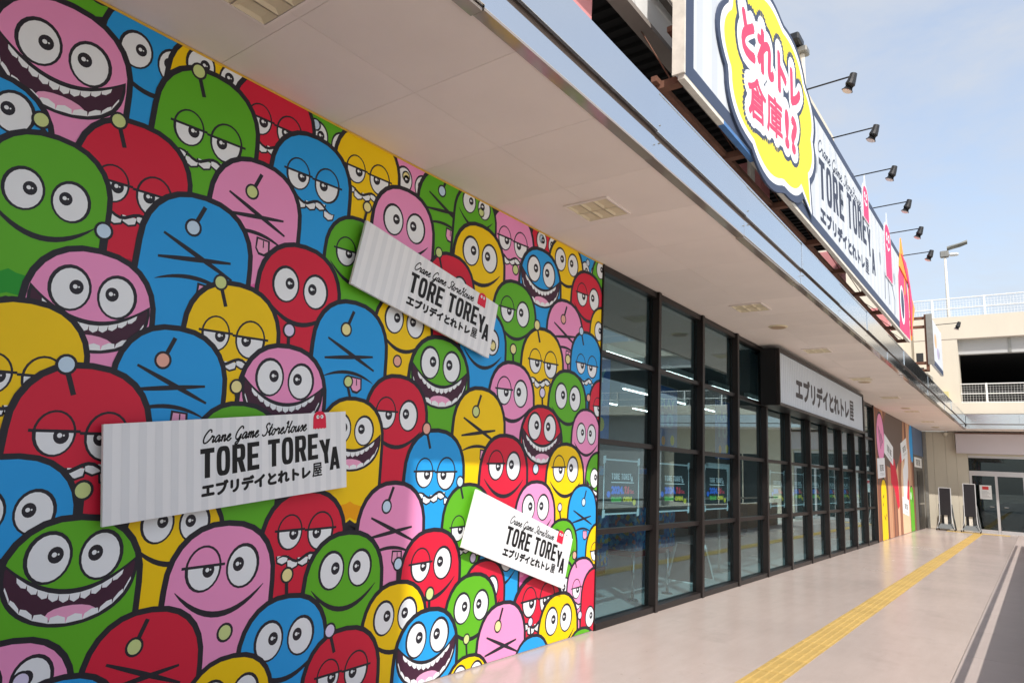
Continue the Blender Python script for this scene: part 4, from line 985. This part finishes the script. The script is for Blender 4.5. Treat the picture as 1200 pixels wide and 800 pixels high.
# rolling screen stands by the end wall
def stand(y, label, h):
    t = thing('screen_stand', (34.2, y, 0), label, 'screen stand', 'wheeled screen stands by the end doors')
    tilt = 0.10; hw = 0.20
    G = mat('stand_grey', (98,102,104), 0.5); RL = mat('stand_rail', (168,168,170), 0.45); S = mat('screen_black', (30,28,32), 0.35, var=0.2, scale=40)
    m = MB(); a = Vector((34.1, y, h)); b_ = Vector((33.98, y, 0.62)); dy = Vector((0, hw, 0)); n_v = Vector((0.05, 0, 0))
    P = [b_-dy, b_+dy, a+dy, a-dy]; m.poly(P, S); m.poly([p+n_v for p in reversed(P)], G)
    for i in range(4): m.poly([P[i], P[i]+n_v, P[(i+1) % 4]+n_v, P[(i+1) % 4]], G)
    m.build('screen', t)
    for s_ in (-1, 1):
        e = MB(); e.tube([a+dy*s_*1.04, b_+dy*s_*1.04, (33.9, y+s_*hw*1.15, 0.35), (33.75, y+s_*hw*1.6, 0.05)], 0.017, RL, 8); e.build('side_rail', t)
        e = MB(); e.tube([(34.1, y+s_*hw*1.1, 1.05), (34.3, y+s_*hw*1.2, 0.6), (34.42, y+s_*hw*1.5, 0.05)], 0.03, G, 8); e.build('rear_leg', t)
        e = MB(); e.tube([(33.75, y+s_*hw*1.6-0.02, 0.04), (33.75, y+s_*hw*1.6+0.02, 0.04)], 0.04, M_LAMP, 10); e.build('wheel', t)
        e = MB(); e.tube([(34.42, y+s_*hw*1.5-0.02, 0.04), (34.42, y+s_*hw*1.5+0.02, 0.04)], 0.04, M_LAMP, 10); e.build('wheel', t)
    e = MB(); e.tube([a-dy*1.04, a+dy*1.04], 0.017, RL, 8); e.build('top_rail', t)
    e = MB(); k0 = [(33.8, y-hw*1.5, 0.08), (34.4, y-hw*1.45, 0.08), (34.4, y+hw*1.45, 0.08), (33.8, y+hw*1.5, 0.08)]; k1 = [(33.95, y-hw, 0.25), (34.3, y-hw*0.9, 0.3), (34.3, y+hw*0.9, 0.3), (33.95, y+hw, 0.25)]
    e.poly(k1, G); e.poly(k0[::-1], G)
    for i in range(4): e.poly([k0[i], k0[(i+1) % 4], k1[(i+1) % 4], k1[i]], G)
    e.build('base_tray', t)
    box('ballast_box', (34.12, 34.3, y-hw*0.85, y+hw*0.85, 0.3, 0.95), mat('ballast_dark', (50,52,54), 0.6), t)
    box('support_post', (34.03, 34.09, y-0.06, y+0.06, 0.26, 0.75), M_OLDW, t)
stand(3.14, 'wheeled black screen stand nearest the shop wall at the walkway end', 1.72)
stand(2.28, 'taller wheeled black screen stand directly beside the end doors', 1.93)

# lamp post on the end building's roof
lp = thing('roof_lamp_post', (45, 3.42, 8.0), 'tall white lamp post with twin heads on the roof behind the fence', 'lamp post')
m = MB(); m.tube([(45,3.42,8.01),(45,3.42,14.85)], 0.12, M_OLDW, 10, r2=0.06); m.build('pole', lp, smooth=True)
m = MB(); m.box(44.88,45.12,3.22,3.66,14.85,15.25, M_STEEL); m.build('mount_box', lp, bevel=0.05)
def head(y, s_):
    m = MB(); ring = []
    for (dx, wd, z) in ((0, 0.10, 15.36), (0.25, 0.22, 15.42), (0.65, 0.24, 15.5), (1.0, 0.10, 15.62)):
        yy = y-dx; k0 = len(m.v); m.v += [(45-wd, yy, z), (45, yy, z+0.14), (45+wd, yy, z), (45, yy, z-0.12)]; ring.append(k0)
    i = m.m(mat('lamp_head_grey', (120,120,112), 0.5))
    for a in range(3):
        for j in range(4): m.f.append((ring[a]+j, ring[a]+(j+1) % 4, ring[a+1]+(j+1) % 4, ring[a+1]+j)); m.mi.append(i)
    m.f.append(tuple(ring[0]+j for j in range(4))); m.mi.append(i); m.f.append(tuple(ring[-1]+j for j in range(3, -1, -1))); m.mi.append(i)
    return m.build('lamp_head', lp)
head(3.3, 1)
m = MB(); m.box(44.85,45.15,2.75,3.21,14.9,15.06, M_WHITEP); m.build('lamp_head', lp, bevel=0.06)

# ------------------------------------------------------------------ roof sign above the canopy
SX0, SX1, SYP, SZ0, SZ1 = 5.77, 20.9, 2.5, 5.60, 7.72
rs = thing('roof_sign', (SX0, SYP, SZ0), 'long white rooftop billboard with slate border above the canopy', 'billboard')
box('board', (SX0, SX1, SYP, SYP+0.09, SZ0, SZ1), SIGNW, rs)
ff = Flat((0, SYP-0.0008, 0), (1,0,0), (0,0,1), (0,-1,0)); ff.clip = (SX0, SX1, SZ0, SZ1)
x = SX0+0.3
while x < SX1: ff.poly([(x, SZ0), (x+0.16, SZ0), (x+0.16, SZ1), (x, SZ1)], 0, SIGNS); x += 0.42
ff.flush('stripe_print', rs)
for b in ((SX0, SX1-0.9, SZ0, SZ0+0.17), (SX0, SX1-0.9, SZ1-0.15, SZ1), (SX0, SX0+0.22, SZ0+0.17, SZ1-0.15)): ff.poly([(b[0],b[2]),(b[1],b[2]),(b[1],b[3]),(b[0],b[3])], 2, SLATE)
ff.flush('border_print', rs)
box('edge_strip', (SX0-0.03, SX0-0.001, SYP-0.01, SYP+0.12, SZ0, SZ1), M_OLDW, rs)
for i in range(14):
    x = SX0+1.08*i; box('bottom_batten', (x, x+1.075, SYP+0.002, SYP+0.07, SZ0-0.05, SZ0-0.001), M_OLDB if i == 1 else M_OLDW, rs)
# burst
ff.clip = None
def blob(cx, cz, rx, rz, n, lob, amp, rot=0.0):
    pts = []
    for i in range(n):
        t = 2*math.pi*i/n; r = 1-amp+amp*abs(math.sin(t*lob/2+0.6)); a = rx*r*math.cos(t); b_ = rz*r*math.sin(t)
        pts.append((cx+a*math.cos(rot)-b_*math.sin(rot), cz+a*math.sin(rot)+b_*math.cos(rot)))
    return pts
bc = (8.75, 6.82)
ff.clip = (SX0, SX1, SZ0+0.01, SZ1+0.9)
big = thing('burst_cutout', (bc[0], SYP, 6.0), 'yellow speech burst cutout with red lettering on the left of the billboard', 'sign cutout')
m = MB()
def slab_poly(pts, y0, y1, mt):
    m = MB(); A = [(a, y0, b_) for a, b_ in pts]; B = [(a, y1, b_) for a, b_ in pts]
    m.poly(A, mt); m.poly(B[::-1], mt)
    for i in range(len(A)): m.poly([A[i], B[i], B[(i+1) % len(A)], A[(i+1) % len(A)]], mt)
    return m
ps = blob(bc[0], bc[1], 2.2, 1.42, 96, 9, 0.08, 0.16)
slab_poly(ps, SYP-0.03, SYP-0.004, SLATE).build('outline_panel', big)
fb2 = Flat((0, SYP-0.031, 0), (1,0,0), (0,0,1), (0,-1,0))
fb2.poly(blob(bc[0]-0.02, bc[1]+0.01, 2.09, 1.33, 96, 9, 0.08, 0.16), 1, WHT); fb2.poly(blob(bc[0]-0.02, bc[1]+0.01, 1.97, 1.23, 96, 9, 0.08, 0.16), 2, SIGN_YEL)
fb2.poly([(9.6,5.95),(10.56,5.64),(10.42,6.45)], 0.3, SLATE); fb2.poly([(9.68,6.0),(10.48,5.70),(10.36,6.4)], 1.5, WHT); fb2.poly([(9.76,6.06),(10.4,5.77),(10.3,6.4)], 3, SIGN_YEL); fb2.flush('yellow_burst', big)
tl = 0.13
R1 = (7.34, 6.70, 2.64, 0.66); R2 = (7.56, 6.00, 2.20, 0.60); tl = 0.15
def burst_text(grow, layer, mt, b1, b2):
    put_text(fb2, 'とれトレ', R1[0]-grow, R1[1]-grow, R1[2]+2*grow, R1[3]+2*grow, layer, mt, bold=b1+grow, rise=tl)
    put_text(fb2, '倉庫', R2[0]-grow, R2[1]-grow, 1.44+2*grow, R2[3]+2*grow, layer, mt, bold=b2+grow, rise=tl)
    put_text(fb2, '!?', R2[0]+1.54-grow, R2[1]+1.54*tl-grow, 0.64+2*grow, R2[3]+2*grow, layer, mt, bold=b1+grow, rise=tl)
burst_text(0.22, 4, SLATE, 0.0, 0.0); burst_text(0.145, 20, WHT, 0.0, 0.0); fb2.flush('lettering_halo', big)
burst_text(0.0, 36, SIGN_RED, 0.044, 0.018)
fb2.flush('red_lettering', big)
# lettering
DK = ink('sign_ink', (54,60,78), 0.5)
put_script(ff, 'Crane Game StoreHouse', 11.1, 7.04, 3.5, 0.24, 3, DK, rise=0.055, weight=0.24); ff.flush('script_lettering', rs)
cx = put_word(ff, 'TORE TORE', 11.15, 6.24, 0.70, 0.395, 0.085, 3, DK, rise=0.085); ff.flush('block_lettering', rs)
put_kana(ff, 11.15, 5.82, 4.05, 0.33, 3, DK, 0.024, 0.035); ff.flush('kana_lettering', rs)
put_word(ff, 'Y', cx+0.02, 6.42, 0.62, 0.40, 0.05, 3, DK, rise=0.08, lean=-0.1); ff.flush('block_letter', rs); put_word(ff, 'A', cx+0.40, 6.12, 0.58, 0.38, 0.05, 3, DK, rise=0.08); ff.flush('block_lettering', rs)
# right-hand graphic
ff.poly([(19.1,SZ0+.005),(20.85,SZ0+.005),(20.9,6.6),(20.5,7.7),(19.8,7.7),(19.25,7.0)], 4, MAGENTA); ff.ell((19.75, 6.35), 0.36, 0.52, 5, WHT, 24); ff.ell((19.78, 6.38), 0.25, 0.40, 6, SLATE, 24)
ff.poly([(20.2,6.7),(20.4,6.8),(20.5,7.6),(20.35,7.65)], 5, ORANGE); ff.flush('graphic_print', rs); ff.strip([(17.2,6.6),(17.6,6.5),(17.7,5.9)], 0.07, 4, SLATE); ff.strip([(17.2,6.55),(17.1,5.9)], 0.07, 4, SLATE); ff.flush('line_print', rs); ff.strip([(18.1,6.5),(18.5,6.2),(18.4,5.8)], 0.07, 4, SLATE)
ff.flush('line_print', rs)
def cutout(cx, z0, z1, wd, label, mt, spike):
    t = thing('sign_cutout', (cx, SYP, z0), label, 'sign cutout', 'flat cutouts standing above the billboard')
    pts = dome(cx, z1, wd, z1-z0, n=14, wavy=0.03); big_ = dome(cx, z1+0.06, wd+0.06, z1-z0+0.08, n=14)
    slab_poly(big_, SYP-0.022, SYP-0.004, SIGNW).build('white_backing', t)
    f = Flat((0, SYP-0.0225, 0), (1,0,0), (0,0,1), (0,-1,0)); f.poly(pts, 1, mt); f.flush('colour_print', t)
    for s_ in (-1, 1): f.ell((cx+s_*wd*0.32, z1-wd*0.75), wd*0.22, wd*0.26, 2, WHT, 14); f.ell((cx+s_*wd*0.26, z1-wd*0.74), wd*0.09, wd*0.1, 3, K, 10)
    f.strip([(cx-wd*0.5, z1-wd*1.25), (cx, z1-wd*1.5), (cx+wd*0.5, z1-wd*1.25)], 0.06, 2, WHT); f.flush('face_print', t)
    slab_poly([(cx-0.09, z1+0.05), (cx+0.09, z1+0.05), (cx+0.02, z1+spike), (cx-0.02, z1+spike)], SYP-0.02, SYP-0.006, SIGNW).build('spike', t)
cutout(15.05, 7.12, 7.86, 0.27, 'small red round-topped cutout above the lettering on the billboard edge', MAGENTA, 0.28)
cutout(17.7, 6.50, 7.86, 0.42, 'larger red round-topped cutout beside the lettering on the billboard', MAGENTA, 0.32)
fc = thing('flame_cutout', (20.4, SYP, 6.0), 'orange and magenta flame cutout at the far end of the billboard', 'sign cutout')
slab_poly([(19.4,7.3),(19.85,8.2),(20.2,7.75),(20.9,7.6),(21.3,6.95),(21.9,6.7),(21.3,6.1),(20.95,5.62),(20.93,7.2)], SYP-0.03, SYP-0.006, ORANGE).build('orange_panel', fc)
slab_poly([(19.7,7.72),(20.5,7.68),(21.05,7.2),(21.4,6.7),(21.1,6.2),(20.93,5.75),(20.92,7.1)], SYP-0.045, SYP-0.0305, MAGENTA).build('magenta_panel', fc)
# steel frame behind the sign
fr_ = thing('billboard_scaffold', (12, 3.0, 4.4), 'rusty steel brackets and stays holding the billboard off the building', 'steel frame')
for i in range(9):
    x = 5.86+1.88*i
    b = MB(); b.box(x, x+0.05, SYP+0.1, 4.33 if x > 16 else 3.9, SZ0-0.02, SZ0+0.06, M_RUST); b.box(x+0.0505, x+0.10, SYP+0.1, 4.33 if x > 16 else 3.9, SZ0-0.02, SZ0-0.008, M_RUST); b.build('bracket', fr_)
    b = MB(); b.box(x, x+0.07, SYP+0.1, SYP+0.17, SZ0+0.061, SZ1, M_RUST); b.build('upright', fr_)
    if i % 2: b = MB(); b.tube([(x,3.1,4.4),(x,3.1,SZ0-0.021)], 0.02, M_RUST, 6); b.build('hanger_rod', fr_)
    b = MB(); b.tube([(x+0.02,SYP+0.2,SZ0+0.06),(x+0.4,3.45 if x < 16 else 4.3,7.05)], 0.008, M_RUST, 5); b.build('stay_wire', fr_)
for z in (6.2, 7.2):
    b = MB(); b.box(SX0+0.1, SX1, SYP+0.18, SYP+0.24, z, z+0.06, M_RUST); b.build('rail', fr_)
b = MB(); b.tube([(4.2,3.3,8.1),(5.9,2.75,6.9)], 0.008, M_WIRE, 5); b.build('cable', fr_)
b = MB(); b.box(SX0, SX1, SYP+0.3, SYP+0.36, SZ0+0.02, SZ0+0.08, M_RUST); b.build('rail', fr_)
pts = [(SX0+0.1+i*0.47, SYP+0.12, SZ1+0.015-0.05*abs(math.sin(i*0.78))) for i in range(32)]
b = MB(); b.tube(pts, 0.009, M_WIRE, 5); b.build('power_cable', fr_)
# sign lamps
def lamp():
    t = thing('sign_lamp', (0,0,0), 'x', 'spotlight', 'black spotlights on arms along the billboard')
    m = MB(); m.tube([(0,0.04,0),(0,-0.70,0.02)], 0.013, M_LAMP, 8); m.build('arm', t, local=True)
    m = MB(); m.tube([(0,-0.70,0.05),(0,-0.67,-0.05),(0.0,-0.645,-0.11),(0,-0.60,-0.20)], 0.05, M_LAMP, 12, r2=0.085); m.build('lamp_body', t, local=True, smooth=False)
    m = MB(); m.tube([(0,-0.599,-0.202),(0,-0.592,-0.218)], 0.072, M_LENS, 12, r2=0.06); m.build('lens', t, local=True)
    m = MB(); m.box(-0.04,0.04,0.03,0.10,-0.06,0.06, M_STEEL); m.build('clamp', t, local=True)
    return t
lx_ = [10.4, 12.25, 14.14, 16.08, 18.0, 20.0]
lp0 = lamp()
for i, x in enumerate(lx_):
    o = lp0 if i == 0 else copy_tree(lp0)
    o.location = (x, SYP, SZ1+0.03); o['label'] = 'black spotlight on an arm above the billboard, %s counted from its near end' % ORD[i]
fd = thing('flood_light', (11.4, 2.75, 7.4), 'small floodlight on a rusty white pole behind the billboard', 'floodlight')
m = MB(); m.tube([(11.42,2.75,7.0),(11.3,2.75,8.95)], 0.045, M_OLDW, 8); m.build('pole', fd)
m = MB(); m.box(11.2,11.42,2.65,2.87,8.95,9.07, M_STEEL); m.build('bracket', fd, bevel=0.02)
m = MB(); m.box(11.0,11.36,2.72,3.0,9.08,9.24, M_LAMP); m.build('lamp_body', fd, bevel=0.03)
# second smaller sign beyond the billboard
s2 = thing('small_roof_sign', (27.5, 2.5, 5.6), 'small box sign on a rusty frame beyond the billboard', 'billboard')
box('board', (25.9, 29.2, 2.5, 2.58, 5.75, 7.35), SIGNW, s2); box('side_plate', (25.86, 25.899, 2.44, 2.62, 5.7, 7.4), M_STEEL, s2)
f7 = Flat((25.9, 2.4992, 5.75), (1,0,0), (0,0,1), (0,-1,0)); f7.ell((1.3,0.95), 0.32, 0.26, 1, mat('print_tan', (200,166,128), 0.6)); f7.ell((1.9,0.6), 0.36, 0.2, 2, mat('print_lavender', (164,158,186), 0.6)); f7.poly([(0,0.001),(3.3,0.001),(3.3,0.18),(0,0.18)], 1, SLATE); f7.flush('print', s2)
for z in (5.72, 7.25, 6.95 ):
    b = MB(); b.box(25.95, 26.03, 2.6, 4.3, z, z+0.09, M_RUST); b.build('frame_bar', s2)
b = MB(); b.box(25.90, 25.99, 2.59, 2.68, 5.5, 7.4, M_RUST); b.build('frame_post', s2)
b = MB(); b.box(25.96, 26.04, 2.6, 4.3, 5.48, 5.56, M_RUST); b.build('frame_bar', s2)
o = copy_tree(lp0); o.location = (27.6, 2.5, 7.36); o['label'] = 'black spotlight on an arm above the small box sign'

# ------------------------------------------------------------------ what stands behind the photographer (shadows and reflections)
pw = thing('parapet_wall', (10, -0.2, 0), 'low rendered parapet along the open side of the walkway, mirrored in the glazing', 'parapet')
box('wall', (-12, 27.6, -0.24, -0.045, 0.001, 0.80), M_PARAPET, pw); box('coping', (-12, 27.62, -0.26, -0.04, 0.801, 0.84), M_CREAM, pw)
m = MB(); m.tube([(-12,-0.055,1.03),(27.6,-0.055,1.03)], 0.028, M_STEEL, 8); m.build('handrail', pw)
for x in (-11.5, -5.0, 1.5, 27.4): m = MB(); m.tube([(x,-0.09,0.84),(x,-0.06,1.01)], 0.012, M_STEEL, 6); m.build('bracket', pw)
tw = thing('parking_tower', (-12, -8, 0), 'tall grey parking tower behind the viewpoint that shades the near mural', 'building')
m = MB(); q_ = [(-10,-3.0), (-2.1,-3.0), (-6,-7.4), (-10,-7.4)]
m.poly([(a,b_,11.8) for a,b_ in q_][::-1], M_GREYW)
for i in range(4): a, b_ = q_[i], q_[(i+1) % 4]; m.poly([(*a,-0.1), (*b_,-0.1), (*b_,11.8), (*a,11.8)], M_GREYW)
m.build('wall', tw)
for i in range(3): box('deck_opening', (-9.4, -3.0, -2.998, -2.98, 2.2+3.2*i, 3.8+3.2*i), M_DARKC, tw)
